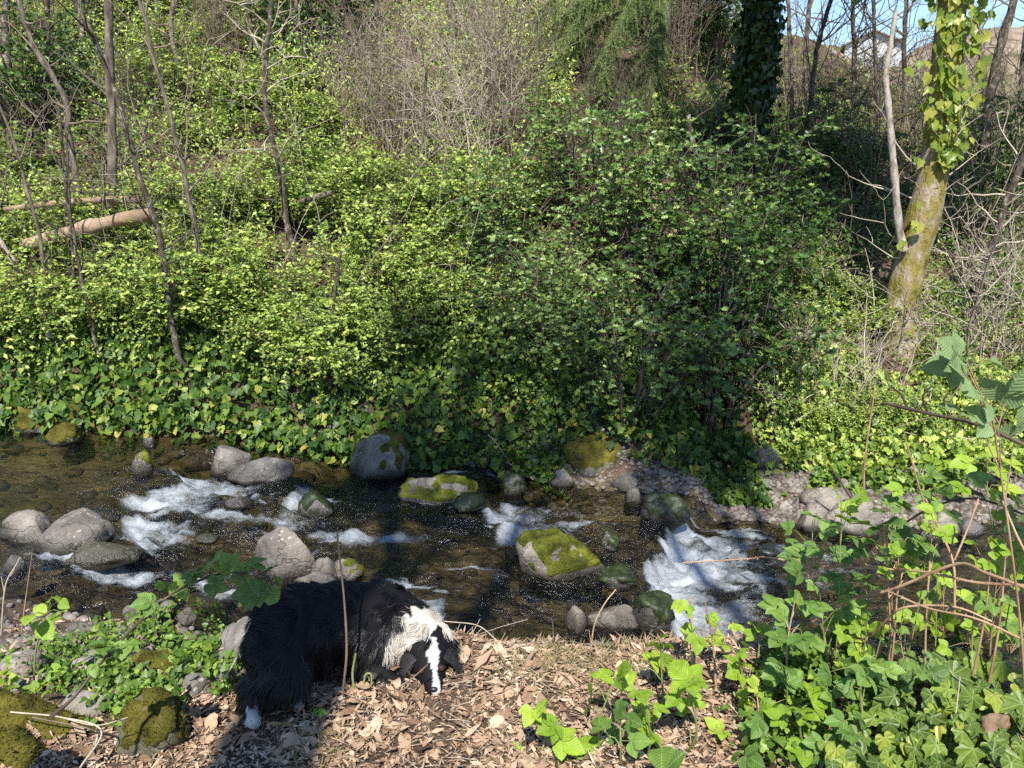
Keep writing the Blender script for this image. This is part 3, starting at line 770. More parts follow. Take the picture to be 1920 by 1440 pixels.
# ------------------------------------------------------------------ leaf shapes (x across, y along, z up)
T_SMALL = (np.array([(0, 0, 0), (.27, .45, .05), (0, 1, -.06), (-.27, .45, .05)], float), np.array([[0, 1, 2], [0, 2, 3]]))
T_OVAL = (np.array([(0, 0, 0), (.2, .2, .03), (.3, .5, .05), (.18, .82, 0), (0, 1, -.08), (-.18, .82, 0), (-.3, .5, .05), (-.2, .2, .03), (0, .5, -.02)], float),
          np.array([[8, i, (i + 1) % 8] for i in range(8)]))
T_HOLLY = (np.array([(0, 0, 0), (.30, .22, .10), (.13, .38, -.02), (.33, .58, .10), (.12, .74, -.02), (0, 1, -.05), (-.12, .74, -.02), (-.33, .58, .10), (-.13, .38, -.02), (-.30, .22, .10)], float),
           np.array([[0, 1, 2], [2, 3, 4], [4, 5, 6], [6, 7, 8], [8, 9, 0], [0, 2, 8], [2, 4, 8], [4, 6, 8]]))
T_IVY = (np.array([(0, .25, -.05), (0, 0, 0), (.22, -.12, .04), (.48, .08, .08), (.38, .3, .04), (.42, .52, .07), (.22, .66, .02), (0, 1, -.12),
                   (-.22, .66, .02), (-.42, .52, .07), (-.38, .3, .04), (-.48, .08, .08), (-.22, -.12, .04)], float),
         np.array([[0, i, i % 12 + 1] for i in range(1, 13)]))
T_NEEDLE = (np.array([(-.07, 0, 0), (.07, 0, 0), (0, 1, 0)], float), np.array([[0, 1, 2]]))

def unit(v):
    return v / (np.linalg.norm(v, axis=-1, keepdims=True) + 1e-9)

def arch(p0, az, reach, rise, n=7, droop=.35, wob=.03, r=None):
    r = r or rng
    t = np.linspace(0, 1, n)
    d = np.array((math.cos(az), math.sin(az)))
    P = np.empty((n, 3))
    P[:, :2] = p0[:2] + np.outer(t ** 1.25 * reach, d)
    P[:, 2] = p0[2] + rise * (t * (1 + droop) - droop * t ** 3)
    P[1:] += np.cumsum(r.normal(0, wob / 2, (n - 1, 3)), 0) * .6
    return P

def shrub_geom(seed, h, w, nstem, ntwig, nleaf, size, light=(-.05, -.55, .85), spread=.5, flat=.35, tl=(.12, .3)):
    r = np.random.default_rng(seed)
    lines, PP, DD, NN = [], [], [], []
    lt = np.asarray(light)
    for k in range(nstem):
        az = r.uniform(0, 6.283); q = r.random() ** .6
        p0 = np.array((.12 * w * math.cos(az) * r.random(), .12 * w * math.sin(az) * r.random(), -.12))
        P = arch(p0, az, q * w * .5, h * r.uniform(.55, 1.0) * (1.05 - .35 * q), 8, r.uniform(.1, .5), .05, r)
        lines.append((P, np.linspace(.0065, .002, 8) * (1 + h * .5)))
        for j in range(ntwig):
            t = r.uniform(.25, 1) ** .8 * 6.99
            i = int(t); b = P[i] * (1 - t + i) + P[i + 1] * (t - i)
            a2 = az + r.normal(0, 1.2); L = r.uniform(*tl) * (.6 + .5 * h)
            d = np.array((math.cos(a2), math.sin(a2), r.normal(.15, flat)))
            d /= np.linalg.norm(d)
            tt = np.linspace(0, 1, 4)[:, None]
            Q = b + d * L * tt + np.array((0, 0, -.15 * L)) * tt ** 2
            lines.append((Q, np.linspace(.0026, .001, 4)))
            m = r.poisson(nleaf)
            if m == 0: continue
            s = r.uniform(.1, 1.05, m)
            pp = b + d * L * s[:, None] + np.array((0, 0, -.15 * L)) * s[:, None] ** 2
            side = np.cross(d, (0, 0, 1.)); sg = np.where(r.random(m) < .5, 1, -1)[:, None]
            dd = d * .55 + side * sg * .9 + r.normal(0, .35, (m, 3)) + np.array((0, 0, -.12))
            PP.append(pp); DD.append(dd); NN.append(lt + r.normal(0, spread, (m, 3)))
    if not PP: return lines, None
    P, D, Nn = np.concatenate(PP), np.concatenate(DD), np.concatenate(NN)
    return lines, (P, D, Nn, size * r.uniform(.6, 1.25, len(P)))

def shrub_proto(T, mat, smat, *a, **kw):
    lines, lv = shrub_geom(*a, **kw)
    V, F = tubes(lines, 3)
    stems = mk_mesh("stems", V, F, M[smat])
    P, D, Nn, S = lv
    V, F, Rn = scatter(T, P, frames(D, Nn), S)
    return stems, mk_mesh("foliage", V, F, M[mat], True, {"rnd": Rn})

def place_shrub(name, proto, p, s, label, cat, group=None, rz=None):
    o = link(name, proto[0], None, p, (0, 0, rng.uniform(0, 6.28) if rz is None else rz), s)
    link("foliage", proto[1], o)
    return tag(o, label, cat, group)

# the protos are lit from the viewer's side whatever their turn, so turn them only a little
SNOW = [shrub_proto(T_SMALL, 'snow', 'twig_dark', 300 + k, 1.0, 1.25, 32, 13, 10, .046) for k in range(5)]
MIDS = [shrub_proto(T_OVAL, 'mid', 'twig', 320 + k, .9, 1.1, 20, 9, 6, .05) for k in range(3)]
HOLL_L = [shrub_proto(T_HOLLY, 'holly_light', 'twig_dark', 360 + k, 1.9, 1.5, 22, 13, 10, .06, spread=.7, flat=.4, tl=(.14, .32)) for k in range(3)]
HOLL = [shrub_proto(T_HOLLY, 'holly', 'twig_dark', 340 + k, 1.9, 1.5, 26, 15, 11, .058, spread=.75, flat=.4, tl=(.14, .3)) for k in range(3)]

# ------------------------------------------------------------------ ground cover on the far slope (uncountable)
def hill_points(n, pxr, yr, dens=None):
    y = rng.uniform(*yr, n); px = rng.uniform(*pxr, n)
    x = (px - 960) / FPX * y * 1.04
    y = far_edge(x) + y - 6
    return x, y

def cover(name, n, pxr, yr, T, mat, size, hmax, label, clump=2.2, thr=-.1, spread=.5, seed=0, ntilt=.5):
    x, y = hill_points(n, pxr, yr)
    c = fbm(x * clump, y * clump, oct=3, seed=seed)
    keep = c > thr - rng.random(n) * .35
    x, y, c = x[keep], y[keep], c[keep]
    z = H(x, y) + rng.random(len(x)) ** .8 * hmax * np.clip(.35 + c, .12, 1)
    P = np.stack((x, y, z), -1)
    nn = hill_normal(x, y) + np.array((0, -ntilt, .3)) + rng.normal(0, spread, (len(x), 3))
    d = rng.normal(0, 1, (len(x), 3)) + np.array((0, -.6, -.3))
    V, F, Rn = scatter(T, P, frames(d, nn), size * rng.uniform(.55, 1.25, len(x)))
    return tag(link(name, mk_mesh(name, V, F, M[mat], True, {"rnd": Rn})), label, None, None, "stuff")

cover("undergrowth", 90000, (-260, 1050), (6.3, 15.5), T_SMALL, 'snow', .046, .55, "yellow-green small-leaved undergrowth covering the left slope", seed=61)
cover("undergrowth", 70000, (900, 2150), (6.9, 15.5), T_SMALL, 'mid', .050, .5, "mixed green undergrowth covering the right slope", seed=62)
cover("undergrowth", 50000, (-150, 640), (10.5, 18), T_SMALL, 'snow', .055, .9, "yellow-green leaves high on the left slope up to the top edge", seed=65, thr=-.25)
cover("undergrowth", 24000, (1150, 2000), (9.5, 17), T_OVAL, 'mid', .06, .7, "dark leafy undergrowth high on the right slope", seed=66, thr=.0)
cover("undergrowth", 20000, (560, 1060), (9.0, 15), T_SMALL, 'snow', .05, 1.2, "scattered green leaves all through the bare brush at the top", seed=67, thr=.05)
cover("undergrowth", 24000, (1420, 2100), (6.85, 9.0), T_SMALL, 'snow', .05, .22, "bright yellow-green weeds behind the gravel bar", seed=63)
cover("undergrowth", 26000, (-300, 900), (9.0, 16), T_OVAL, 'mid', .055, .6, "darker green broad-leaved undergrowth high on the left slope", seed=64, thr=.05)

def ivy_bank(n, pxr, dr, size, label, mat='ivy', seed=0, lift=.16):
    px = rng.uniform(*pxr, n); d = rng.uniform(*dr, n)
    x = (px - 960) / FPX * 6.3; y = far_edge(x) + d
    z = H(x, y) + rng.random(n) * lift * (1 + .8 * fbm(x * 2.5, y * 2.5, oct=3, seed=seed)) + .02
    nn = np.array((0, -.6, .7)) + rng.normal(0, .55, (n, 3))
    dd = np.array((0, -.5, -.75)) + rng.normal(0, .55, (n, 3))
    V, F, Rn = scatter(T_IVY, np.stack((x, y, z), -1), frames(dd, nn), size * rng.uniform(.5, 1.3, n))
    return tag(link("ivy", mk_mesh("ivy", V, F, M[mat], True, {"rnd": Rn})), label, None, None, "stuff")
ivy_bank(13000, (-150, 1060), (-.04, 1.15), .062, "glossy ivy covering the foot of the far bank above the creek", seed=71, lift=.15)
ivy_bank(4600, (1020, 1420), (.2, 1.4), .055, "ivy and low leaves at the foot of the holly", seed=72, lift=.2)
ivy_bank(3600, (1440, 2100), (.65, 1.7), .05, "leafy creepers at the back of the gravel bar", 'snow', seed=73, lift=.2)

# ------------------------------------------------------------------ shrubs, one by one
zones = [
 ((-100, 190, 330, 640), "snow", "yellow-green shrub at the left picture edge below the fallen log"),
 ((190, 330, 330, 640), "snow", "yellow-green shrub between the peeling trunk and the pale straight sapling"),
 ((330, 520, 300, 520), "snow", "yellow-green shrub left of the speckled slender trunk at mid slope"),
 ((520, 700, 280, 500), "snow", "bright yellow-green shrub right of the speckled slender trunk"),
 ((700, 880, 330, 620), "snow", "yellow-green shrub beneath the bare brushy thicket"),
 ((330, 520, 520, 700), "snow", "leafy green shrub at the foot of the pale straight sapling"),
 ((520, 760, 520, 720), "snow", "feathery green shrub above the big round boulder"),
 ((-100, 300, 60, 330), "mid", "dark leafy shrub high at the upper left behind the trunks"),
 ((300, 620, 90, 300), "snow", "yellow-green shrub high on the slope above the speckled trunk"),
 ((250, 560, 0, 110), "snow", "yellow-green shrub along the top edge left of the pale trunk"),
 ((-80, 260, 0, 100), "mid", "green shrub in the top left corner"),
 ((1190, 1400, 0, 110), "mid", "dark shrub at the top edge behind the dark ivy-covered trunk"),
 ((620, 1000, 330, 460), "snow", "small green shrub along the brush's lower edge"),
 ((-60, 190, 330, 392), "mid", "leafy shrub beside the fallen logs"),
 ((1430, 1640, 480, 640), "snow", "light green shrub left of the ivy-clad trunk's foot"),
 ((1740, 1960, 640, 790), "snow", "light green shrub right of the ivy-clad trunk's foot"),
 ((1480, 1720, 760, 830), "snow", "light green shrub in front of the ivy-clad trunk"),
 ((1180, 1480, 90, 300), "mid", "mid-green shrub around the dark ivy-covered trunk"),
 ((1480, 1940, 300, 460), "mid", "dark green shrub in the shade behind the ivy-clad tree"),
]
counts = (4, 4, 5, 5, 5, 4, 5, 6, 6, 6, 5, 5, 5, 4, 4, 4, 4, 5, 6)
for (x0, x1, y0, y1), kind, lab in zones:
    n = counts[zones.index(((x0, x1, y0, y1), kind, lab))]
    ordn = ('leftmost', 'second from left', 'third from left', 'fourth from left', 'fifth from left')
    for k in range(n):
        which = 'rightmost' if k == n - 1 else ordn[k]
        px = x0 + (x1 - x0) * (k + rng.uniform(.2, .8)) / n; py = rng.uniform(y0 + (y1 - y0) * .35, y1)
        p = hit(px, py)
        pr = (SNOW if kind == "snow" else MIDS)[rng.integers(5 if kind == "snow" else 3)]
        place_shrub("leafy_shrub", pr, p, rng.uniform(.7, 1.05) * (.42 if 'in front' in lab else .5 if "trunk's foot" in lab else .6 if 'beside the fallen' in lab else 1), f"{which} {lab}", "shrub", lab.replace("shrub", "shrubs", 1), rng.normal(0, .5))

for (px, py, s, lab) in ((1330, 800, 1.15, "dark glossy holly leaning over the water above the gravel bar"), (1180, 790, .95, "glossy holly above the mossy brown hump boulder"),
                         (1040, 690, .85, "holly bush right of the feathery green shrub at mid bank"), (1200, 560, 1.05, "tall holly with pale-edged sprays in the middle of the slope"),
                         (1400, 560, 1.05, "bluish dark holly branch mass below the dark ivy-covered trunk"), (950, 560, .8, "small-leaved holly at the right end of the yellow-green slope"),
                         (1100, 420, .95, "sunlit holly under the drooping conifer boughs"), (1330, 640, 1.0, "shaded holly around the thin grey stem")):
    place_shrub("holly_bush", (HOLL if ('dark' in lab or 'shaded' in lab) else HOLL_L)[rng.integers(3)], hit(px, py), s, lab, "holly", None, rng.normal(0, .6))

# ------------------------------------------------------------------ bare stems: saplings and trunks
def twigs_from(P, R, n, L, r, up=.3, lvl=2, tr=.3, side=None):
    out = []
    for k in range(n):
        t = r.uniform(tr, .99) * (len(P) - 1.001); i = int(t)
        b = P[i] * (1 - t + i) + P[i + 1] * (t - i); rb = R[i] * .45
        d = r.normal(size=3); d[1] *= .7; d[2] = abs(d[2]) * .5 + up * r.normal(1, .5); d /= np.linalg.norm(d)
        l = L * r.uniform(.4, 1.2)
        m = 7
        Q = [b]; dd = d.copy()
        for j in range(m - 1):
            dd = unit(dd + r.normal(0, .22, 3) + np.array((0, 0, .04)))
            Q.append(Q[-1] + dd * l / (m - 1))
        Q = np.array(Q)
        rr = np.linspace(min(rb, .012), .0016, m)
        out.append((Q, rr))
        if lvl > 1: out += twigs_from(Q, rr * 1.6, r.integers(2, 5), l * .45, r, up, lvl - 1, .2)
    return out

def sapling(pts, wpx, mat, label, ntw=8, L=.7, name="sapling", cat="sapling", twmat='twig', seed=1, up=.3, lean=0.0, extra=None, cap=10, trunk="trunk"):
    r = np.random.default_rng(seed)
    b = hit(*pts[-1]); Y = b[1]
    W = [at(x, y, Y + lean * (len(pts) - 1 - i)) for i, (x, y) in enumerate(pts)]
    W[-1] = b - np.array((0, 0, .12))
    P = spline(W[::-1], max(16, 4 * len(pts)))
    P[1:-1] += r.normal(0, .006, (len(P) - 2, 3))
    w0, w1 = (wpx if isinstance(wpx, tuple) else (wpx, wpx * .7))
    RR = np.linspace(w0, w1, len(P)) / 2 / scale_at(Y)
    RR = RR * (1 + .08 * r.normal(size=len(P))); RR[:3] *= np.array((1.5, 1.25, 1.1))
    o = empty(name, tuple(b))
    V, F = tubes([(P - b, RR)], cap)
    link(trunk, mk_mesh(trunk, V, F, M[mat]), o)
    if ntw:
        V, F = tubes(twigs_from(P - b, RR, ntw, L, r, up), 4)
        link("twigs", mk_mesh("twigs", V, F, M[twmat]), o)["kind"] = "stuff"
    return tag(o, label, cat), P, RR, b

sapling([(203, -60), (206, 140), (212, 300), (205, 400), (203, 480), (208, 525)], 19, 'bark', "grey-brown peeling trunk standing in front of the fallen log", 7, .8, seed=1, twmat='twig_dark', name="young_tree", cat="tree")
sapling([(25, -40), (60, 80), (120, 180), (130, 250), (150, 370), (180, 475)], 11, 'bark', "curved brown sapling leaning left beside the peeling trunk", 9, .8, seed=2)
sapling([(110, -60), (200, 130), (250, 290), (290, 410), (310, 500), (322, 610), (340, 680), (378, 735)], 12, 'bark_dark', "dark lichen-flecked sapling curving down to the ivy bank", 10, .9, seed=3, twmat='twig_dark')
sapling([(250, -40), (300, 150), (340, 300), (370, 460), (402, 635)], 9, 'bark', "pale straight slender sapling right of the dark curving one", 8, .7, seed=4)
sapling([(512, -50), (500, 100), (498, 190), (520, 300), (545, 450), (556, 505)], 11, 'bark_dark', "speckled slender trunk rising from the middle of the green slope", 11, .9, seed=5, twmat='twig_pale')
sapling([(-30, 120), (40, 310), (80, 480), (112, 645)], 7, 'bark', "thin grey sapling leaning in from the left edge", 8, .6, seed=6)
sapling([(-60, 360), (0, 450), (60, 545), (112, 655)], 11, 'bark_pale', "grey stem slanting in low from the left edge", 5, .6, seed=7)
sapling([(110, 200), (130, 390), (150, 500), (165, 580), (197, 695)], 7, 'bark_dark', "dark thin stem rising from the ivy left of the dark curving sapling", 9, .6, seed=8, twmat='twig_dark')
sapling([(125, 250), (132, 400), (138, 520), (140, 620)], 5, 'bark_dark', "very thin black upright stem in front of the fallen log", 4, .4, seed=9, twmat='twig_dark')
sapling([(596, -60), (600, 40), (602, 158)], 12, 'bark', "pale straight trunk at the top behind the bare brush", 4, .6, seed=10, twmat='twig_pale')
sapling([(550, -50), (560, 60), (570, 160)], 10, 'bark', "grey trunk at the top left of the pale straight one", 6, .6, seed=11)
sapling([(1920, -80), (1895, 20), (1870, 110), (1848, 250), (1842, 340)], 18, 'bark_dark', "dark leaning trunk at the top right behind the ivy-clad tree", 10, .9, seed=12, twmat='twig')
sapling([(1935, 250), (1862, 450), (1832, 560), (1808, 645)], 15, 'bark_dark', "lichen-spotted leaning stem right of the ivy-clad tree", 14, .9, seed=13, twmat='twig_pale', up=.1)
sapling([(1470, -60), (1480, 40), (1490, 290)], 8, 'bark', "thin tan stem right of the dark ivy-covered trunk", 9, .6, seed=14)
sapling([(1570, -40), (1540, 60), (1522, 160), (1510, 330)], 9, 'bark_dark', "thin dark stem under the patch of blue sky", 12, .9, seed=15, twmat='twig')
sapling([(1290, 215), (1306, 330), (1300, 420), (1298, 610)], 12, 'bark_dark', "thin grey stem rising through the hollies", 8, .6, seed=16, twmat='twig_dark')
sapling([(800, 120), (790, 300), (798, 375)], 6, 'bark', "thin pale stem of the brush above the yellow-green slope", 8, .5, seed=17, twmat='twig_pale')
sapling([(640, 470), (622, 600), (618, 745)], 6, 'bark_dark', "thin dark stem in the feathery shrub above the round boulder", 6, .5, seed=18, twmat='twig_dark')
sapling([(1010, 480), (1005, 560), (1000, 640)], 5, 'bark', "thin brown upright stem in front of the mid-bank holly", 6, .4, seed=19)
sapling([(740, 380), (735, 480), (770, 560)], 5, 'bark_dark', "thin black crooked twig on the bright slope", 4, .4, seed=20, twmat='twig_dark')
sapling([(455, -40), (470, 60), (462, 150)], 9, 'bark', "slim brown stem at the top between the pale sapling and speckled trunk", 6, .6, seed=21)
sapling([(330, -40), (322, 60), (345, 180)], 9, 'bark', "slim grey stem at the top beside the pale straight sapling", 6, .6, seed=22)
sapling([(85, -40), (90, 60), (75, 250)], 11, 'bark_dark', "dark upright stem at the upper left corner", 7, .7, seed=23, twmat='twig_dark')

# fine stems and dead brush: nobody could count them
def brush(name, n, pxr, pyr, L, mat, label, seed, up=.7, r0=.0035, lvl=1):
    r = np.random.default_rng(seed); lines = []
    for k in range(n):
        b = hit(r.uniform(*pxr), r.uniform(*pyr)); l = L * r.uniform(.4, 1.3)
        d = r.normal(size=3) * np.array((1, .6, .5)); d[2] = abs(d[2]) + up; d = unit(d)
        Q = [b - d * .05]; m = 7
        for j in range(m - 1):
            d = unit(d + r.normal(0, .16, 3) + np.array((0, 0, -.05 if up < .5 else .03)))
            Q.append(Q[-1] + d * l / (m - 1))
        Q = np.array(Q); RR = np.linspace(r0, r0 * .35, m) * r.uniform(.7, 1.5)
        lines.append((Q, RR)); lines += twigs_from(Q, RR * 2, r.integers(1, 4), l * .4, r, .2, lvl, .2)
    V, F = tubes(lines, 3)
    tag(link(name, mk_mesh(name, V, F, M[mat])), label, None, None, "stuff")
brush("brush", 190, (0, 900), (60, 660), 1.5, 'twig_pale', "fine pale bare stems all through the left slope", 38)
brush("brush", 130, (0, 900), (130, 640), 1.3, 'twig', "fine bare stems all through the left slope's undergrowth", 31)
brush("brush", 90, (0, 900), (130, 640), 1.1, 'twig_dark', "fine dark stems all through the left slope's undergrowth", 32)
brush("dead_brush", 190, (1430, 1960), (150, 520), 1.1, 'twig_dark', "dark dead brush covering the shaded right slope", 33, .35, .007)
brush("dead_brush", 200, (1440, 1960), (200, 820), 1.0, 'twig', "brown dead brush covering the right slope", 34, .4, .006)
brush("dead_brush", 90, (1450, 1960), (420, 840), .9, 'twig_pale', "pale dead stems over the weeds on the right slope", 35, .3, .006)
brush("brush", 150, (950, 1450), (60, 560), 1.2, 'twig', "fine bare stems between the conifer and the hollies", 36, .5)
brush("brush", 120, (1450, 1960), (100, 300), 1.7, 'twig_dark', "fine bare branches against the sky at the upper right", 37, .8, .007, 2)

# twiggy thickets
def thicket(seed, h, w, ns, ntw, mat, r0=.006):
    r = np.random.default_rng(seed); L = []
    for k in range(ns):
        az = r.uniform(0, 6.28)
        P = arch(np.array((r.normal(0, .18 * w), r.normal(0, .12 * w), -.1)), az, w * .55 * r.random() ** .7, h * r.uniform(.5, 1.05), 9, r.uniform(.1, .8), .07, r)
        RR = np.linspace(r0, r0 * .3, 9) * r.uniform(.7, 1.3)
        L.append((P, RR)); L += twigs_from(P, RR * 1.8, ntw, h * .4, r, .25, 2, .15)
    V, F = tubes(L, 3)
    return mk_mesh("bare_thicket", V, F, M[mat])
THS = [thicket(411, 1.5, 2.0, 12, 4, 'twig_pale', .010), thicket(412, 1.7, 1.7, 12, 4, 'twig', .011), thicket(413, 1.6, 1.7, 12, 4, 'twig_dark', .011)]
TH = [thicket(401, 1.7, 1.7, 42, 5, 'twig'), thicket(402, 1.5, 1.9, 42, 5, 'twig_pale'), thicket(403, 1.4, 1.5, 34, 5, 'twig_dark')]
for px, py, s, k, lab in ((720, 300, 1.0, 0, "bare brown brushy thicket left part at the top of the slope"), (860, 320, 1.0, 1, "tangle of pale bare twigs in the middle of the top brush"),
                          (960, 300, 1.0, 0, "bare brown brush left of the drooping conifer boughs"), (640, 190, .7, 1, "pale bare twigs around the pale straight trunk"),
                          (930, 160, 1.0, 1, "pale bare twigs at the top edge near the conifer"), (820, 430, .6, 2, "small dark twig tangle where the brush meets the green slope"),
                          (1060, 380, .8, 2, "dark bare twigs between the conifer boughs and the holly"),
                          (1560, 470, 1.05, 2, "dark bare thicket left of the ivy-clad tree"), (1620, 380, 1.0, 0, "brown bare thicket between the dark trunk and the ivy-clad tree"), (1500, 350, .9, 0, "brown twigs beside the dark ivy-covered trunk"),
                          (1830, 480, 1.1, 0, "brown bare thicket right of the ivy-clad tree"), (1900, 640, 1.1, 1, "pale bare brambles at the right edge, mid height"), (1780, 700, .8, 1, "pale bare brambles right of the ivy-clad trunk's foot"),
                          (1520, 720, .6, 1, "low tangle of pale dead stems left of the ivy-clad trunk's foot"), (1660, 760, .6, 1, "low tangle of pale dead stems in front of the ivy-clad tree"), (1930, 400, 1.0, 2, "dark bare brush at the upper right edge"),
                          (1690, 330, .9, 0, "bare brush in front of the white house"), (1880, 335, .9, 0, "bare brush at the upper right below the tan hill"), (1540, 300, .75, 0, "bare brush on the skyline right of the dark ivy-covered trunk"), (1610, 290, .7, 2, "dark brush on the skyline below the blue sky"), (1700, 300, .7, 0, "brown brush on the skyline left of the ivy-clad trunk"), (1790, 300, .7, 2, "dark brush on the skyline right of the ivy-clad trunk"), (1850, 300, .75, 0, "brown brush on the skyline near the dark leaning trunk"), (1930, 300, .75, 1, "pale brush on the skyline at the right edge"), (1470, 240, .9, 0, "brown brush behind the thin tan stem"), (1250, 150, 1.0, 0, "brown brush behind the conifer at the top"), (1330, 120, 1.0, 1, "pale brush left of the dark ivy-covered trunk"), (1150, 250, .8, 2, "dark twigs under the conifer boughs"), (420, 150, .8, 0, "bare twigs high on the left slope"), (250, 230, .7, 2, "dark bare twigs behind the peeling trunk")):
    tag(link("bare_thicket", (TH[k] if px < 1450 else THS[(1, 0, 2)[k]]), None, hit(px, py), (0, 0, rng.uniform(0, 6.28)), s), lab, "thicket")

# ------------------------------------------------------------------ the ivy-clad tree on the right
tb = hit(1688, 652)
TY = tb[1]
def tree_right():
    o = empty("ivy_clad_tree", tuple(tb))
    pts = [(1686, 660, 72), (1688, 620, 60), (1692, 560, 56), (1708, 485, 58), (1730, 410, 60), (1747, 340, 54), (1762, 240, 48), (1774, 120, 46), (1785, 0, 44), (1797, -200, 40), (1790, -500, 34), (1800, -800, 22)]
    P = spline([at(x, y, TY) for x, y, _ in pts], 60); P[0, 2] -= .15
    Rr = np.interp(np.linspace(0, len(pts) - 1, 60), range(len(pts)), [w for *_, w in pts]) / 2 / scale_at(TY)
    V, F = tubes([(P - tb, Rr)], 28)
    q = V * 5
    nrm = V - np.repeat(P - tb, 28, 0); nrm /= np.linalg.norm(nrm, axis=1, keepdims=True)
    V = V + nrm * (.016 * fbm(q[:, 0], q[:, 1], q[:, 2] * .4, oct=4, seed=5))[:, None]
    link("trunk", mk_mesh("trunk", V, F, M['bark_moss']), o)
    # dead side stem with a broken tip
    S = spline([at(x, y, TY - .12) for x, y in ((1694, 470), (1684, 415), (1677, 330), (1670, 250), (1664, 180), (1661, 140), (1672, 70), (1680, 20))], 30)
    V, F = tubes([(S - tb, np.linspace(7.5, 3.4, 30) * (1 + .12 * np.sin(np.arange(30) * 1.7)) / scale_at(TY))], 10)
    st = link("side_stem", mk_mesh("side_stem", V, F, M['bark_pale']), o)
    st["label"] = "dead pale side stem with a broken tip"
    r = np.random.default_rng(77)
    # crown above the frame: limbs with fresh leaves
    L = twigs_from(P[40:] - tb, Rr[40:] * 2.2, 22, 2.6, r, .35, 3, .2)
    V, F = tubes(L, 5)
    link("limb", mk_mesh("limb", V, F, M['bark']), o)
    tips = np.concatenate([q_[0][2:] for q_ in L])
    tips = tips[tips[:, 2] > 2.9]
    k = r.integers(0, len(tips), 14000)
    pos = tips[k] + r.normal(0, .2, (14000, 3))
    V, F, Rn = scatter(T_IVY, pos, frames(r.normal(size=(14000, 3)) + np.array((0, 0, -.6)), np.array((0, -.4, .9)) + r.normal(0, .4, (14000, 3))), r.uniform(.08, .14, 14000))
    link("crown", mk_mesh("crown", V, F, M['mid'], True, {"rnd": Rn}), o)
    # lower twigs
    V, F = tubes(twigs_from(P[6:34] - tb, Rr[6:34] * .5, 9, .9, r, .15, 2), 4)
    link("twigs", mk_mesh("twigs", V, F, M['twig_pale']), o)
    # ivy hanging down the sunny side, leaf by leaf
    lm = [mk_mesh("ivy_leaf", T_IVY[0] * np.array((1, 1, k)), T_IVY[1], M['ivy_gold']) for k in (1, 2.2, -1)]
    for k in range(290):
        v = r.random()
        py = -70 + 375 * v ** .9
        cx = np.interp(py, (-80, 60, 180, 250, 305), (1800, 1797, 1792, 1783, 1778)); sp = np.interp(py, (-80, 150, 260, 305), (62, 52, 34, 14))
        u = r.normal(0, .55) * sp
        dep = math.sqrt(max(0, 1 - min(1, abs(u) / 60) ** 2)) * .14 + r.uniform(.01, .07)
        p = at(cx + u, py, TY - dep) - tb
        d = np.array((r.normal(.1, .4), r.normal(-.15, .3), -1)); nn = np.array((r.normal(.15, .45), -1, r.normal(.55, .35)))
        fr = frames(d[None], nn[None])[0]
        s = r.uniform(.05, .115)
        l = link("ivy_leaf", lm[r.integers(3)], o)
        l.matrix_local = Matrix.Translation(p) @ Matrix(fr.tolist()).to_4x4() @ Matrix.Scale(s, 4)
    for px, py in ((1718, 295), (1728, 300), (1722, 380), (1716, 415), (1712, 425), (1725, 420), (1695, 452), (1686, 458)):
        p = at(px, py, TY - .2) - tb
        fr = frames(np.array([[r.normal(0, .4), -.2, -1]]), np.array([[r.normal(0, .4), -1, .5]]))[0]
        l = link("ivy_leaf", lm[0], o)
        l.matrix_local = Matrix.Translation(p) @ Matrix(fr.tolist()).to_4x4() @ Matrix.Scale(r.uniform(.07, .1), 4)
    tag(o, "mossy leaning tree clad in golden-green ivy at the upper right", "tree")
tree_right()

def dark_trunk():
    b = hit(1392, 330); Y = b[1]
    o = empty("ivy_covered_tree", tuple(b))
    r = np.random.default_rng(78)
    P = spline([b - np.array((0, 0, .2)), at(1402, 240, Y), at(1416, 120, Y), at(1430, 0, Y), at(1440, -250, Y), at(1445, -700, Y)], 40)
    RR = np.linspace(.17, .12, 40)
    V, F = tubes([(P - b, RR)], 14)
    link("trunk", mk_mesh("trunk", V, F, M['bark_dark']), o)
    n = 4200
    t = r.random(n) * 27; i = t.astype(int); c = P[i] + (P[i + 1] - P[i]) * (t - i)[:, None]
    a = r.uniform(0, 6.28, n); rad = RR[i] + r.gamma(1.6, .035, n)
    out = np.stack((np.cos(a), np.sin(a), 0 * a), -1)
    pos = c + out * rad[:, None] - b
    V, F, Rn = scatter(T_IVY, pos, frames(np.array((0, 0, -1)) + r.normal(0, .6, (n, 3)), out + np.array((0, 0, .5)) + r.normal(0, .5, (n, 3))), r.uniform(.04, .10, n))
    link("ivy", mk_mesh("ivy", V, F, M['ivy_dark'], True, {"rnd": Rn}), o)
    tag(o, "thick trunk wholly covered in dark ivy at the top, right of centre", "tree")
dark_trunk()

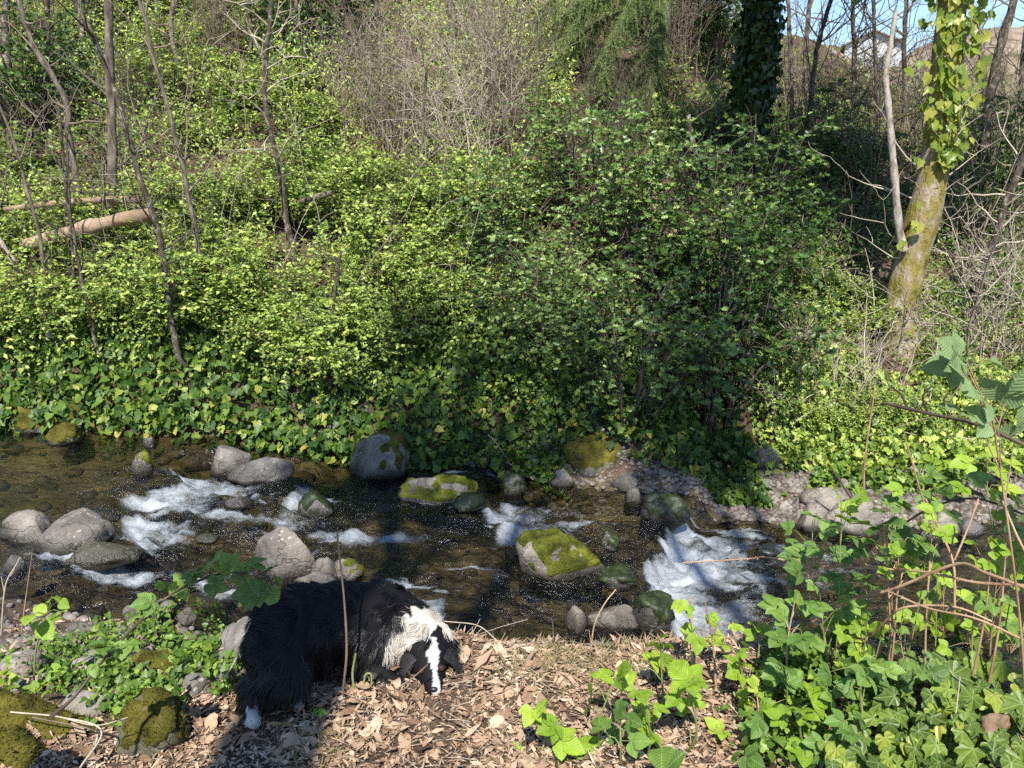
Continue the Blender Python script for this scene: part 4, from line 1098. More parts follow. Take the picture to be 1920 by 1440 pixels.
# ------------------------------------------------------------------ conifer whose boughs droop into the picture
def conifer():
    b = at(1230, 200, 11.6); b[2] = gz(b[0], b[1])
    o = empty("conifer", tuple(b))
    r = np.random.default_rng(79); Y = b[1]
    P = np.array([(0, 0, -.3), (.02, 0, 2), (0, .05, 5), (0, 0, 9)], float); P = spline(P, 20)
    V, F = tubes([(P, np.linspace(.17, .04, 20))], 12)
    link("trunk", mk_mesh("trunk", V, F, M['bark_dark']), o)
    ends = [(985, 95, -1.3), (1000, 150, -1.5), (1040, 225, -1.7), (1095, 240, -1.7), (1140, 215, -1.6), (1180, 235, -1.7), (1215, 180, -1.5), (1060, 60, -1.4), (1120, 120, -1.8), (1160, 60, -1.5), (1230, 90, -1.3), (1010, 20, -1.2), (1090, -20, -1.4)]
    for ex, ey, dy in ends:
        e = at(ex, ey, Y + dy) - b
        s = np.array((0, 0, e[2] + r.uniform(.7, 1.2)))
        m = (s + e) / 2 + np.array((0, -.05, .25))
        B = spline([s, m, e], 14)
        lines = [(B, np.linspace(.018, .003, 14))]; pos, dd = [], []
        for j in range(95):
            t = r.uniform(3, 12.9); i = int(t); p0 = B[i] + (B[i + 1] - B[i]) * (t - i)
            ax = unit(B[i + 1] - B[i]); sd = np.cross(ax, (0, 0, 1.)) * (1 if r.random() < .5 else -1)
            d = unit(ax * .7 + sd * r.uniform(.3, 1) + np.array((0, 0, -.55)) + r.normal(0, .2, 3)); L = r.uniform(.15, .38)
            tt = np.linspace(0, 1, 4)[:, None]
            Q = p0 + d * L * tt + np.array((0, 0, -.14)) * tt ** 2
            lines.append((Q, np.linspace(.003, .001, 4)))
            k = 80; u = r.random((k, 1))
            pos.append(p0 + d * L * u + np.array((0, 0, -.14)) * u ** 2); dd.append(d * .7 + r.normal(0, .6, (k, 3)))
        V, F = tubes(lines, 3)
        bo = link("bough", mk_mesh("bough", V, F, M['twig']), o)
        pos, dd = np.concatenate(pos), np.concatenate(dd)
        V, F, Rn = scatter(T_NEEDLE, pos, frames(dd, np.array((0, -.6, .7)) + r.normal(0, .5, dd.shape)), r.uniform(.035, .06, len(pos)))
        link("needles", mk_mesh("needles", V, F, M['needle'], True, {"rnd": Rn}), bo)
    tag(o, "conifer with light green drooping boughs at the top, left of the dark ivy-covered trunk", "conifer")
conifer()

# ------------------------------------------------------------------ fallen logs and ferns
def log(pts, wpx, label, mat='log', name="fallen_log", moss=None, Y=None, sides=18, stub=True, seed=1):
    W = [at(x, y, Y) if Y else hit(x, y) for x, y in pts]
    W = np.array(W)
    if not Y: W[:, 1] = np.linspace(W[0, 1], W[-1, 1], len(W)) * .5 + W[:, 1].mean() * .5
    if not Y: W = np.array([at(x, y, w[1]) for (x, y), w in zip(pts, W)])
    b = W.mean(0)
    P = spline(W - b, 26)
    RR = np.linspace(wpx[0], wpx[1], 26) / 2 / scale_at(b[1])
    V, F = tubes([(P, RR)], sides)
    n = len(P); q = (V + seed) * 6
    nr = V - np.repeat(P, sides, 0)
    V = V + nr * (.22 * fbm(q[:, 0], q[:, 1], q[:, 2], oct=4, seed=seed))[:, None]
    caps = np.array([[0, *range(sides - 1, 0, -1)], [(n - 1) * sides + k for k in range(sides)]])
    o = link(name, mk_mesh(name, V, [F, caps], M[mat]), None, b)
    if moss:
        tri = np.vstack((F[:, [0, 1, 2]], F[:, [0, 2, 3]]))
        moss_cover(o, V, tri, seed, -9, moss[0], M[moss[1]], (0, 0, 1), .012, .016, moss[2] if len(moss) > 2 else 0)
    return tag(o, label, "log")
LY = hit(150, 470)[1]
log([(10, 392), (90, 383), (170, 376), (262, 374)], (10, 13), "thin fallen log lying across the upper left slope", Y=LY - .5)
log([(50, 460), (130, 435), (200, 418), (285, 400)], (20, 25), "thick fallen log below the thin one behind the trunks", Y=LY - .7, seed=3)
log([(560, 378), (600, 368), (620, 362)], (8, 9), "short broken stick log on the bright green slope", Y=hit(600, 400)[1] - .8, seed=4, mat='bark')
log([(1500, 398), (1545, 405)], (16, 14), "stub of a mossy log in the shade left of the ivy-clad tree", Y=9.6, seed=5, mat='bark_moss')

def frond_mesh(seed):
    r = np.random.default_rng(seed)
    t = np.linspace(0, 1, 30)
    mid = np.stack((.04 * np.sin(t * 3) * r.normal(), t, .45 * t - .62 * t ** 2), -1)
    V, F = tubes([(mid, np.linspace(.008, .002, 30))], 3)
    pos, d, nn, s = [], [], [], []
    for i in range(3, 29):
        L = .22 * math.sin(math.pi * min(1, (t[i] + .12)) ** .75) + .02
        for sg in (-1, 1):
            pos.append(mid[i]); d.append((sg, .35 + r.normal(0, .06), -.12 + r.normal(0, .08))); nn.append((0, .2, 1)); s.append((L * .55, L, L))
    V2, F2, _ = scatter(T_SMALL, np.array(pos), frames(np.array(d), np.array(nn, float)), np.array(s))
    F2q = F2
    return mk_mesh("frond", np.vstack((V, V2)), [F, F2q + len(V)], M['fern'])
FR = [frond_mesh(500 + k) for k in range(3)]
for px, py, s, n, lab in ((140, 425, .75, 13, "dark sword fern between the two fallen logs"), (60, 330, .6, 10, "sword fern above the thin fallen log at the left"), (1560, 560, .62, 12, "bright sword fern left of the ivy-clad trunk's foot"),
                          (1460, 470, .6, 10, "sword fern right of the hollies at mid slope"), (1610, 590, .5, 9, "small fern at the ivy-clad trunk's foot"), (1545, 330, .6, 10, "shaded fern under the dark bare thicket"), (1870, 560, .6, 10, "fern right of the lichen-spotted leaning stem")):
    b = hit(px, py)
    o = empty("sword_fern", tuple(b)); tag(o, lab, "fern")
    for k in range(n):
        a = k / n * 6.28 + rng.normal(0, .2)
        l = link("frond", FR[k % 3], o); l.rotation_euler = (rng.uniform(.1, .6), rng.normal(0, .15), a); l.scale = (s * rng.uniform(.75, 1.1),) * 3

# ------------------------------------------------------------------ far ridge and house behind the sky gap
M['dryhill'] = simple_mat("dry_hill", [(.35, (.05, .06, .025)), (.47, (.18, .14, .10)), (.6, (.27, .215, .165)), (.8, (.33, .28, .21))], .5, 8, .95, .3, .3, .1, coord='World')
M['siding'] = simple_mat("white_siding", [(.3, (.34, .36, .38)), (.7, (.46, .47, .48))], 2, 3, .7, .1, .01)
M['shingle'] = simple_mat("roof_shingle", [(.3, (.17, .14, .12)), (.7, (.30, .26, .22))], 6, 4, .9, .4, .03)
M['window'] = simple_mat("window_glass", [(.3, (.03, .04, .05)), (.7, (.06, .08, .10))], 2, 2, .1, .0, .01, .6)
hx = np.linspace(-40, 110, 130); hy = np.linspace(38, 120, 40)
X, Y, hf = grid(hx, hy)
top = np.interp(X / Y, (.1, .34, .385, .43, .48, .55, .7, 1), (11.0, 11.8, 11.6, 10.4, 10.9, 12.6, 13.5, 14)) * (1 + .05 * fbm(X * .2, Y * .2, oct=3, seed=91))
Z = -1 + top * sm(Y, 38, 60) + .3 * fbm(X * .3, Y * .3, oct=4, seed=90)
ridge = link("hill", mk_mesh("hill", np.stack((X, Y, Z), -1), hf, M['dryhill']))
tag(ridge, "dry tan hill beyond the trees at the upper right", None, None, "structure")
def house():
    c = at(1632, 128, 57.0)
    o = empty("house", tuple(c), -.35); tag(o, "white gabled house on the hill behind the ivy-clad tree", "house")
    w, d, h, g = 1.75, 6.0, 1.75, .8
    def box(name, lo, hi, mat, par=o):
        (a, b_, c_), (x, y, z) = lo, hi
        V = np.array([(a, b_, c_), (x, b_, c_), (x, y, c_), (a, y, c_), (a, b_, z), (x, b_, z), (x, y, z), (a, y, z)])
        F = np.array([(0, 3, 2, 1), (4, 5, 6, 7), (0, 1, 5, 4), (1, 2, 6, 5), (2, 3, 7, 6), (3, 0, 4, 7)])
        return link(name, mk_mesh(name, V, F, mat, False), par)
    V = np.array([(-w, 0, -2.5), (w, 0, -2.5), (w, 0, h - .2), (0, 0, h - .2 + g), (-w, 0, h - .2), (-w, d, -2.5), (w, d, -2.5), (w, d, h - .2), (0, d, h - .2 + g), (-w, d, h - .2)])
    link("wall", mk_mesh("wall", V, [np.array([(0, 1, 6, 5), (1, 2, 7, 6), (4, 0, 5, 9)]), np.array([(0, 4, 3, 2, 1), (5, 6, 7, 8, 9)])], M['siding'], False), o)
    for sg in (-1, 1):
        e, k = .25, g / w
        V = np.array([(0, -.3, h - .18 + g), (sg * (w + e), -.3, h - .18 - e * k), (sg * (w + e), d + .3, h - .18 - e * k), (0, d + .3, h - .18 + g)])
        V = np.vstack((V, V + np.array((0, 0, .09))))
        link("roof", mk_mesh("roof", V, np.array([(0, 1, 2, 3), (7, 6, 5, 4), (0, 4, 5, 1), (1, 5, 6, 2), (2, 6, 7, 3), (3, 7, 4, 0)]), M['shingle'], False), o)
    for x in (-.85, .55):
        f = box("window", (x - .32, -.05, -.05), (x + .32, .02, .72), M['siding']); box("pane", (x - .26, -.07, .01), (x + .26, -.051, .66), M['window'], f)
    for k in range(9):
        box("siding_board", (-w, -.03, -.9 + k * .2), (w, -.004, -.9 + k * .2 + .17), M['siding']) if k in (0, 1, 2, 3) else None
house()

# ------------------------------------------------------------------ the tree behind the viewer that throws the shade
def shade_tree(base, fork, ends, r0, nleaf, label, seed, spread=1.5, zmin=8.2):
    o = empty("bank_tree", base); r = np.random.default_rng(seed)
    b = np.array(base)
    T = spline([np.array((0, 0, -.2)), (np.array(fork) - b) * .5 + r.normal(0, .05, 3), np.array(fork) - b], 20)
    V, F = tubes([(T, np.linspace(r0, r0 * .75, 20))], 16)
    link("trunk", mk_mesh("trunk", V, F, M['bark']), o)
    lines = []
    for e in ends:
        B = spline([np.array(fork) - b - np.array((0, 0, .3)), (np.array(fork) * .45 + np.array(e) * .55) - b + r.normal(0, .12, 3), np.array(e) - b], 16)
        RR = np.linspace(r0 * .6, r0 * .12, 16)
        lines.append((B, RR)); lines += twigs_from(B, RR * 1.6, 12, spread, r, .3, 3, .25)
    V, F = tubes(lines, 6)
    link("limb", mk_mesh("limb", V, F, M['bark']), o)
    tips = np.concatenate([q[0][2:] for q in lines])
    tips = tips[tips[:, 2] > zmin]
    k = r.integers(0, len(tips), nleaf)
    V, F, Rn = scatter(T_OVAL, tips[k] + r.normal(0, .1, (nleaf, 3)), frames(r.normal(size=(nleaf, 3)), np.array((0, -.3, 1)) + r.normal(0, .5, (nleaf, 3))), r.uniform(.06, .11, nleaf))
    link("crown", mk_mesh("crown", V, F, M['mid'], True, {"rnd": Rn}), o)
    tag(o, label, "tree")
shade_tree((-1.05, -1.3, 0), (-.95, -1.2, 4.6), ((-.35, -1.0, 7.6), (-1.7, -1.1, 9.3), (-1.0, -1.8, 8.2)), .2, 4200, "tall tree on the near bank behind the viewer, shading the dog", 601)
shade_tree((1.6, -2.2, 0), (1.2, -2.1, 6.0), ((.6, -1.9, 10.4), (1.0, -2.0, 11.0), (.2, -2.2, 10.0)), 0.13, 2300, "slender tree on the near bank behind the viewer, to the right", 602, .95, 9.0)

# ------------------------------------------------------------------ trees along the top of the slope
for k, (x, y, w, mt, lab) in enumerate(((20, 190, 16, 'bark_dark', "dark trunk at the left edge high on the slope"), (150, 120, 13, 'bark', "grey trunk high on the slope behind the peeling one"), (285, 95, 11, 'bark_dark', "dark trunk at the top between the pale sapling and its neighbour"),
        (400, 90, 14, 'bark', "brown trunk at the top edge left of the speckled one"), (535, 120, 16, 'bark_dark', "dark trunk at the top right beside the speckled one"), (640, 110, 20, 'bark_dark', "dark trunk at the top behind the pale twigs"),
        (700, 80, 11, 'bark', "slim trunk rising out of the top brush, left of its middle"), (850, 90, 12, 'bark', "slim trunk rising out of the middle of the top brush"), (980, 60, 13, 'bark_dark', "dark trunk at the top edge left of the conifer"),
        (1250, 60, 16, 'bark_dark', "dark trunk at the top edge right of the conifer"), (1330, 70, 11, 'bark', "slim trunk at the top edge left of the ivy-covered one"))):
    sapling([(x + rng.normal(0, 20), y - 420), (x + rng.normal(0, 8), y - 150), (x, y)], w, mt, lab, 12, 1.2, seed=120 + k, twmat='twig_dark' if k % 2 else 'twig', name="young_tree", cat="tree")
for k, (x, y, w, L, lab) in enumerate(((1525, 235, 10, 1.5, "bare branching tree left of the white house"), (1600, 225, 9, 1.6, "bare branching tree in front of the white house"), (1700, 230, 9, 1.5, "bare branching tree between the house and the ivy-clad trunk"),
        (1650, 250, 8, 1.4, "slim bare tree below the white house"), (1850, 235, 10, 1.5, "bare branching tree right of the ivy-clad trunk"), (1915, 240, 10, 1.5, "bare branching tree in the upper right corner"))):
    sapling([(x + rng.normal(0, 30), y - 330), (x + rng.normal(0, 10), y - 130), (x, y)], w, 'bark_dark', lab, 20, L, seed=140 + k, twmat='twig_dark' if k % 2 else 'twig', name="bare_tree", cat="tree", up=.5)
for k, (x, y, sc_, lab) in enumerate(((590, 130, 1.3, "dark evergreen added to fill the shaded gap behind the pale straight trunk"), (60, 260, 1.1, "dark evergreen added to darken the left edge above the fallen logs"), (250, 60, 1.2, "dark evergreen added to darken the top left behind the saplings"), (1270, 110, 1.3, "dark evergreen at the top beside the conifer"), (1340, 130, 1.2, "dark evergreen left of the ivy-covered trunk"), (1560, 400, .9, "dark evergreen in the shade left of the ivy-clad tree"), (1860, 420, .9, "dark evergreen in the shade right of the ivy-clad tree"))):
    place_shrub("evergreen", HOLL[k % 3], hit(x, y), sc_, lab, "evergreen", None, rng.normal(0, .6))  # dark leaf masses, mostly added to fill shaded gaps in the background

# ------------------------------------------------------------------ near leaves, modelled singly
def leaflet(seed=0, w=.36, fold=.10, droop=.16, n=9):
    r = np.random.default_rng(seed)
    y = np.linspace(0, 1, n); hw = w * np.sin(np.pi * np.clip(y, 0, 1) ** .78) ** .85
    hw[0] = .01; hw[-1] = .004
    V, lx, ly, F = [], [], [], []
    zc = lambda x_, y_: fold * abs(x_) / w - droop * y_ ** 2 + .015 * math.sin(9 * y_ + seed) * abs(x_) / w
    rows = []
    for i in range(n):
        row = []
        for x_ in (-hw[i], 0, hw[i]):
            row.append(len(V)); V.append((x_, y[i], zc(x_, y[i]))); lx.append(x_); ly.append(y[i])
        rows.append(row)
        if 0 < i < n - 1:                                    # a tooth pointing to the tip on each edge
            ym = (y[i] + y[i + 1]) / 2 ; hm = (hw[i] + hw[i + 1]) / 2 * .93
            tr = []
            for x_ in (-hm, hm):
                tr.append(len(V)); V.append((x_, ym, zc(x_, ym))); lx.append(x_); ly.append(ym)
            rows[-1].append(tr)
    for i in range(n - 1):
        a, b = rows[i], rows[i + 1]
        if len(a) == 4:
            l, r_ = a[3]
            F += [(a[0], a[1], l), (a[1], b[1], l), (l, b[1], b[0]), (a[1], a[2], r_), (a[1], r_, b[1]), (r_, b[2], b[1])]
        else:
            F += [(a[0], a[1], b[1]), (a[0], b[1], b[0]), (a[1], a[2], b[2]), (a[1], b[2], b[1])]
    return np.array(V, float), np.array(F), np.array(lx), np.array(ly)

def compound(seed, k, mat, name="leaf"):
    """a bramble leaf of k toothed leaflets on a short stalk; total length about 1"""
    r = np.random.default_rng(seed)
    spec = {1: [(0, .0, 1.0)], 3: [(0, .42, .62), (1.15, .36, .50), (-1.15, .36, .50)], 5: [(0, .42, .6), (.95, .40, .5), (-.95, .40, .5), (1.75, .34, .38), (-1.75, .34, .38)]}[k]
    VV, FF, X, Y, o = [], [], [], [], 0
    for a, y0, s in spec:
        V, F, lx, ly = leaflet(r.integers(99), .40 + r.normal(0, .02), r.uniform(.05, .16), r.uniform(.05, .3))
        a += r.normal(0, .08); ca, sa = math.cos(a), math.sin(a)
        tl = r.normal(0, .12)
        V = V * s
        V[:, 2] += tl * V[:, 0]
        V = np.stack((V[:, 0] * ca + V[:, 1] * sa, -V[:, 0] * sa + V[:, 1] * ca, V[:, 2]), -1) + np.array((0, y0, 0))
        VV.append(V); FF.append(F + o); X.append(lx); Y.append(ly); o += len(V)
    if k > 1:
        V, F = tubes([(np.array([(0, 0, 0), (0, .2, .02), (0, .44, 0)]), (.012, .011, .008))], 3)
        VV.append(V); q = F + o; FF.append(q[:, [0, 1, 2]]); FF.append(q[:, [0, 2, 3]]); X.append(np.zeros(len(V))); Y.append(np.zeros(len(V)))
    return mk_mesh(name, np.concatenate(VV), np.concatenate(FF), M[mat], True, None, {"lx": np.concatenate(X), "ly": np.concatenate(Y)})

LEAF = {}
for m_ in ('bramble_young', 'bramble', 'bramble_grey'):
    LEAF[m_] = {k: [compound(700 + 10 * k + j, k, m_) for j in range(4)] for k in (1, 3, 5)}

def ivy_leaf_mesh(seed):
    r = np.random.default_rng(seed)
    a = np.linspace(-2.72, 2.72, 31)
    lob = .50 + .50 * np.abs(np.cos(a * 180 / 44.7 / 2 * math.pi / math.pi)) ** .8 if False else None
    rad = np.interp(np.abs(a), (0, .22, .42, .78, 1.12, 1.45, 1.75, 2.25, 2.72), (1.0, .72, .52, .74, .47, .56, .50, .36, .20)) * (1 + r.normal(0, .02, 31))
    x = rad * np.sin(a) * .78; y = .06 + rad * np.cos(a)
    k = r.uniform(-.10, .14)
    z = k * x * x * 2 - .14 * np.maximum(y, 0) ** 2 + .03 * np.cos(a * 4)
    V = [(0, .06, 0)]
    for f in (.5, 1):
        V += [(x[i] * f, .06 + (y[i] - .06) * f, z[i] * f * f + .02 * (1 - f)) for i in range(31)]
    F = []
    for i in range(30):
        F += [(0, 1 + i, 2 + i), (1 + i, 32 + i, 33 + i), (1 + i, 33 + i, 2 + i)]
    V = np.array(V); F = np.array(F)[:, ::-1]
    return mk_mesh("ivy_leaf", V, F, M['ivy_fg'], True, None, {"lx": V[:, 0], "ly": V[:, 1]})
IVYL = [ivy_leaf_mesh(720 + k) for k in range(5)]

def put_leaf(me, parent, p, d, nn, s, name="leaf"):
    fr = frames(np.asarray(d, float)[None], np.asarray(nn, float)[None])[0]
    l = link(name, me, parent)
    l.matrix_local = Matrix.Translation(Vector(p)) @ Matrix(fr.tolist()).to_4x4() @ Matrix.Scale(float(s), 4)
    return l

def shoot(base, leaves, mat, label, stem='stem_green', Y=None, kinds=(3, 3, 5), w=.003, seed=0, top=None, name="bramble_shoot", cat="bramble", mult=1.62, jit=.06):
    """an upright leafy shoot: stem from the ground, each leaf on its own stalk"""
    r = np.random.default_rng(900 + seed)
    b = hit(*base)
    if Y:
        b = at(base[0], base[1], Y); b[2] = gz(b[0], b[1])
    Yb = b[1]
    o = empty(name, tuple(b)); tag(o, label, cat)
    L = [(at(px, py, Yb + r.normal(0, jit)), s / FPX * Yb * 1.1) for px, py, s in leaves]
    tp = at(*top, Yb) if top else np.mean([l[0] for l in L], 0) * .4 + max(L, key=lambda l: l[0][2])[0] * .6
    S = spline([b - np.array((0, 0, .03)), b * .55 + tp * .45 + r.normal(0, .015, 3), tp], 36)
    lines = [(S - b, np.linspace(w * 1.5, w * .6, 36))]
    V, F = tubes(lines, 6); link("stem", mk_mesh("stem", V, F, M[stem]), o)
    st = []
    for p, s in L:
        s *= mult
        i = int(np.argmin(np.linalg.norm(S - p, axis=1) + .2 * np.maximum(S[:, 2] - p[2], 0))); i = max(i - 4, 3)
        a = S[i]; dirn = p - a
        d = unit(dirn * np.array((1, 1, .3)) + r.normal(0, .02, 3) + np.array((0, -.02, 0)))
        start = p - d * s * .5
        if np.linalg.norm(start - a) > .01: st.append((np.array([a, (a + start) / 2 + np.array((0, 0, .01)), start]) - b, (w * .6, w * .5, w * .4)))
        nn = np.array((0, -.55, .8)) + r.normal(0, .28, 3)
        put_leaf(LEAF[mat][kinds[r.integers(len(kinds))]][r.integers(4)], o, start - b, d, nn, s)
    if st:
        V, F = tubes(st, 4); link("leaf_stalks", mk_mesh("leaf_stalks", V, F, M[stem]), o)["kind"] = "stuff"
    return o

def cane(pts, Yr, wpx, mat, label, thorns=0, seed=0, name="bramble_cane", cat="bramble cane", leaves=(), lmat='bramble', sub=()):
    r = np.random.default_rng(950 + seed)
    n = len(pts); Ys = np.linspace(Yr[0], Yr[1], n)
    W = np.array([at(x, y, Yy) for (x, y), Yy in zip(pts, Ys)])
    b = W[0].copy()
    P = spline(W - b, 6 * n)
    RR = np.linspace(wpx[0], wpx[1], len(P)) / 2 * .8 / scale_at(np.mean(Ys)) * (1 + .05 * r.normal(size=len(P)))
    o = empty(name, tuple(b)); tag(o, label, cat)
    V, F = tubes([(P, RR)], 8); link("stem", mk_mesh("stem", V, F, M[mat]), o)
    ln = []
    for sp in sub:
        Q = spline(np.array([at(x, y, Yr[0]) for x, y in sp]) - b, 10); ln.append((Q, np.linspace(RR[0] * .7, RR[-1] * .5, 10)))
    if ln:
        V, F = tubes(ln, 5); link("side_shoots", mk_mesh("side_shoots", V, F, M[mat]), o)
    if thorns:
        tl = []
        for k in range(thorns):
            i = r.integers(1, len(P) - 1); d = r.normal(size=3); t_ = unit(P[i] - P[i - 1]); d = unit(d - t_ * (d @ t_) - t_ * .4)
            tl.append((np.array([P[i] + d * RR[i] * .7, P[i] + d * (RR[i] + .007)]), (.0018, .0002)))
        V, F = tubes(tl, 4); link("thorns", mk_mesh("thorns", V, F, M[mat]), o)
    for px, py, s in leaves:
        k = np.argmin([(px - x) ** 2 + (py - y) ** 2 for x, y in pts])
        Yy = Ys[k] + r.normal(0, .04); p = at(px, py, Yy) - b
        j = int(np.argmin(np.linalg.norm(P - p, axis=1))); sz = s / FPX * Yy * 1.1 * 1.75
        d = unit((p - P[j]) * np.array((1, 1, .5)) + r.normal(0, .02, 3)); start = p - d * sz * .5
        put_leaf(LEAF[lmat][(3, 3, 5)[r.integers(3)]][r.integers(4)], o, start, d, np.array((0, -.6, .75)) + r.normal(0, .3, 3), sz)
        V, F = tubes([(np.array([P[j], start]), (.0018, .0012))], 4)
        link("leaf_stalk", mk_mesh("leaf_stalk", V, F, M[mat]), o)
    return o

# young bright shoots in front of the creek
shoot((1012, 1412), [(995, 1338, 34), (1015, 1325, 30), (1000, 1352, 26)], 'bramble_young', "yellow-green young bramble shoot leftmost on the dry leaves", seed=1)
shoot((1062, 1432), [(1034, 1362, 46), (1060, 1392, 50), (1103, 1396, 38), (1040, 1385, 30), (1085, 1405, 28)], 'bramble_young', "yellow-green bramble shoot with broad leaves second from the left", seed=2)
shoot((1125, 1400), [(1106, 1306, 46), (1130, 1268, 38), (1165, 1262, 46), (1172, 1275, 36)], 'bramble_young', "tall yellow-green bramble shoot standing before the dark water", seed=3)
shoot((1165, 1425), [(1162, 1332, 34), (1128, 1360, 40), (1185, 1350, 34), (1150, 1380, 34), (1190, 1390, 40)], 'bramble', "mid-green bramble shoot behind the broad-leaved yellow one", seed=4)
shoot((1215, 1420), [(1202, 1302, 34), (1212, 1348, 38), (1220, 1378, 40), (1200, 1330, 30), (1235, 1330, 28)], 'bramble_young', "yellow-green bramble shoot left of the reddish upright stem", seed=5)
shoot((1248, 1330), [(1238, 1210, 40), (1226, 1238, 40), (1245, 1235, 38), (1240, 1195, 28)], 'bramble_young', "bright bramble shoot rising against the foot of the waterfall", seed=6)
shoot((1285, 1400), [(1284, 1268, 56), (1300, 1282, 40), (1268, 1312, 34), (1302, 1315, 34), (1280, 1330, 28)], 'bramble_young', "yellow-green bramble shoot behind the reddish upright stem", seed=7)
shoot((1345, 1400), [(1342, 1366, 34), (1355, 1375, 24)], 'bramble_young', "small low three-leaved sprout under the dark horizontal vine", seed=8)
shoot((1385, 1310), [(1382, 1264, 34), (1375, 1240, 28), (1395, 1245, 28), (1390, 1225, 22)], 'bramble_young', "small bright sprout at the foot of the long arching cane", seed=9)
shoot((1300, 1290), [(1285, 1198, 30), (1308, 1202, 32), (1290, 1180, 22), (1275, 1135, 26), (1290, 1142, 22)], 'bramble_young', "slender bright sprout in front of the white water", seed=10, top=(1285, 1130))
shoot((1345, 1300), [(1345, 1200, 26), (1358, 1210, 26), (1335, 1160, 22), (1380, 1175, 22)], 'bramble_young', "thin leafy twig right of the white water", seed=11, top=(1322, 1130), stem='cane')
shoot((972, 1440), [(968, 1404, 26), (985, 1410, 22)], 'bramble_young', "tiny sprout at the bottom edge left of the young brambles", seed=12)
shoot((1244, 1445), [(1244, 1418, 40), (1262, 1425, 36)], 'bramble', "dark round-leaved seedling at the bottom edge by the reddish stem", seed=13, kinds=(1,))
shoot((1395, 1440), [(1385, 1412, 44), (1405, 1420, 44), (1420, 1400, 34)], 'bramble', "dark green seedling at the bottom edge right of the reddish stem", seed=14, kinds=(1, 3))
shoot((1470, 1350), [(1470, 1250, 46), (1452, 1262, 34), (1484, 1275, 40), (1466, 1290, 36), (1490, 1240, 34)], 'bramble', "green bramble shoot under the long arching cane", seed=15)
shoot((1510, 1410), [(1528, 1312, 56), (1500, 1330, 36), (1462, 1343, 38), (1512, 1344, 34), (1490, 1380, 36), (1504, 1408, 46), (1530, 1370, 30)], 'bramble_young', "yellow-green bramble shoot in front of the ivy, left end", seed=16)
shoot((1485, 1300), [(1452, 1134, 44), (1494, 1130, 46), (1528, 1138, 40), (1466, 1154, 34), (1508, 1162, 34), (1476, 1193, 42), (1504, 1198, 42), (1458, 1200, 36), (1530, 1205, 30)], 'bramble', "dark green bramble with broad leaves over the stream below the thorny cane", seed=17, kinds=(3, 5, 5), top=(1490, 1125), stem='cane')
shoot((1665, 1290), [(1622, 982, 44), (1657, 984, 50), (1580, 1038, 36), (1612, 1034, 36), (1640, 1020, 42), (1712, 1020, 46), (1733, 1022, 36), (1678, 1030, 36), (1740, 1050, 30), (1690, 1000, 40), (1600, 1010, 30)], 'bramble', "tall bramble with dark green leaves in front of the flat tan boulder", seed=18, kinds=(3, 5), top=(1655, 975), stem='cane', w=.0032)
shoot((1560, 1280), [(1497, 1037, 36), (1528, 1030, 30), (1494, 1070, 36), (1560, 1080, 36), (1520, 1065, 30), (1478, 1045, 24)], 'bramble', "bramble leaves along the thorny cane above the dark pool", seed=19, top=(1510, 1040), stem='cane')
shoot((1615, 1270), [(1598, 1155, 46), (1587, 1128, 30), (1560, 1170, 32), (1582, 1170, 30), (1610, 1180, 26), (1622, 1150, 24)], 'bramble_young', "bright bramble sprig in the gap between the crossing canes", seed=20, top=(1595, 1125), stem='cane')
shoot((1770, 1260), [(1761, 1103, 30), (1806, 1117, 26), (1750, 1155, 30), (1782, 1170, 26), (1775, 1090, 24), (1740, 1120, 24), (1790, 1140, 24), (1725, 1165, 24), (1800, 1190, 26), (1760, 1185, 24)], 'bramble_young', "light green leafy sprigs under the crossing canes at the right", seed=21, top=(1770, 1085), stem='cane')
shoot((1860, 1260), [(1858, 1120, 36), (1907, 1089, 26), (1830, 1130, 30), (1880, 1140, 30), (1850, 1165, 30), (1900, 1170, 30), (1820, 1175, 26), (1870, 1195, 26)], 'bramble_young', "light green leafy sprigs at the right edge above the ivy", seed=22, top=(1870, 1080), stem='cane')
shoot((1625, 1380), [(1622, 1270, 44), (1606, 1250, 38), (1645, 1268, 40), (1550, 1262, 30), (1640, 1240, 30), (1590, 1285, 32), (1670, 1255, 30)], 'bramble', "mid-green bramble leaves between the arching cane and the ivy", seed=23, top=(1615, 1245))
shoot((1420, 1240), [(1417, 1176, 26), (1435, 1184, 30), (1408, 1190, 22)], 'bramble_young', "three bright leaves over the tail of the waterfall", seed=24)
shoot((1850, 930), [(1835, 900, 40), (1870, 880, 36), (1810, 870, 34), (1890, 915, 36), (1800, 915, 30), (1900, 870, 30), (1855, 850, 30)], 'bramble_young', "bright bramble leaves at the right edge over the gravel bar", seed=25, top=(1850, 850), stem='cane')
shoot((1640, 905), [(1650, 900, 22), (1630, 885, 22), (1665, 890, 22), (1645, 870, 20), (1620, 910, 18)], 'bramble_young', "small bright bramble on the gravel bar behind the flat boulder", seed=26, top=(1645, 870))
shoot((1740, 900), [(1745, 880, 24), (1725, 890, 22), (1765, 895, 24), (1750, 860, 22), (1715, 905, 20), (1780, 870, 20)], 'bramble_young', "bright bramble among the pale cobbles of the gravel bar", seed=27, top=(1745, 862))
shoot((1960, 1440), [(1790, 660, 48), (1775, 690, 48), (1805, 700, 44), (1835, 745, 46), (1800, 770, 46), (1845, 788, 46), (1890, 735, 60), (1905, 800, 50), (1880, 690, 40)], 'bramble_grey', "pale grey-green bramble leaves hanging close at the right edge", seed=28, Y=1.55, kinds=(3, 5), top=(1850, 700), stem='cane', mult=1.75, name="near_bramble")
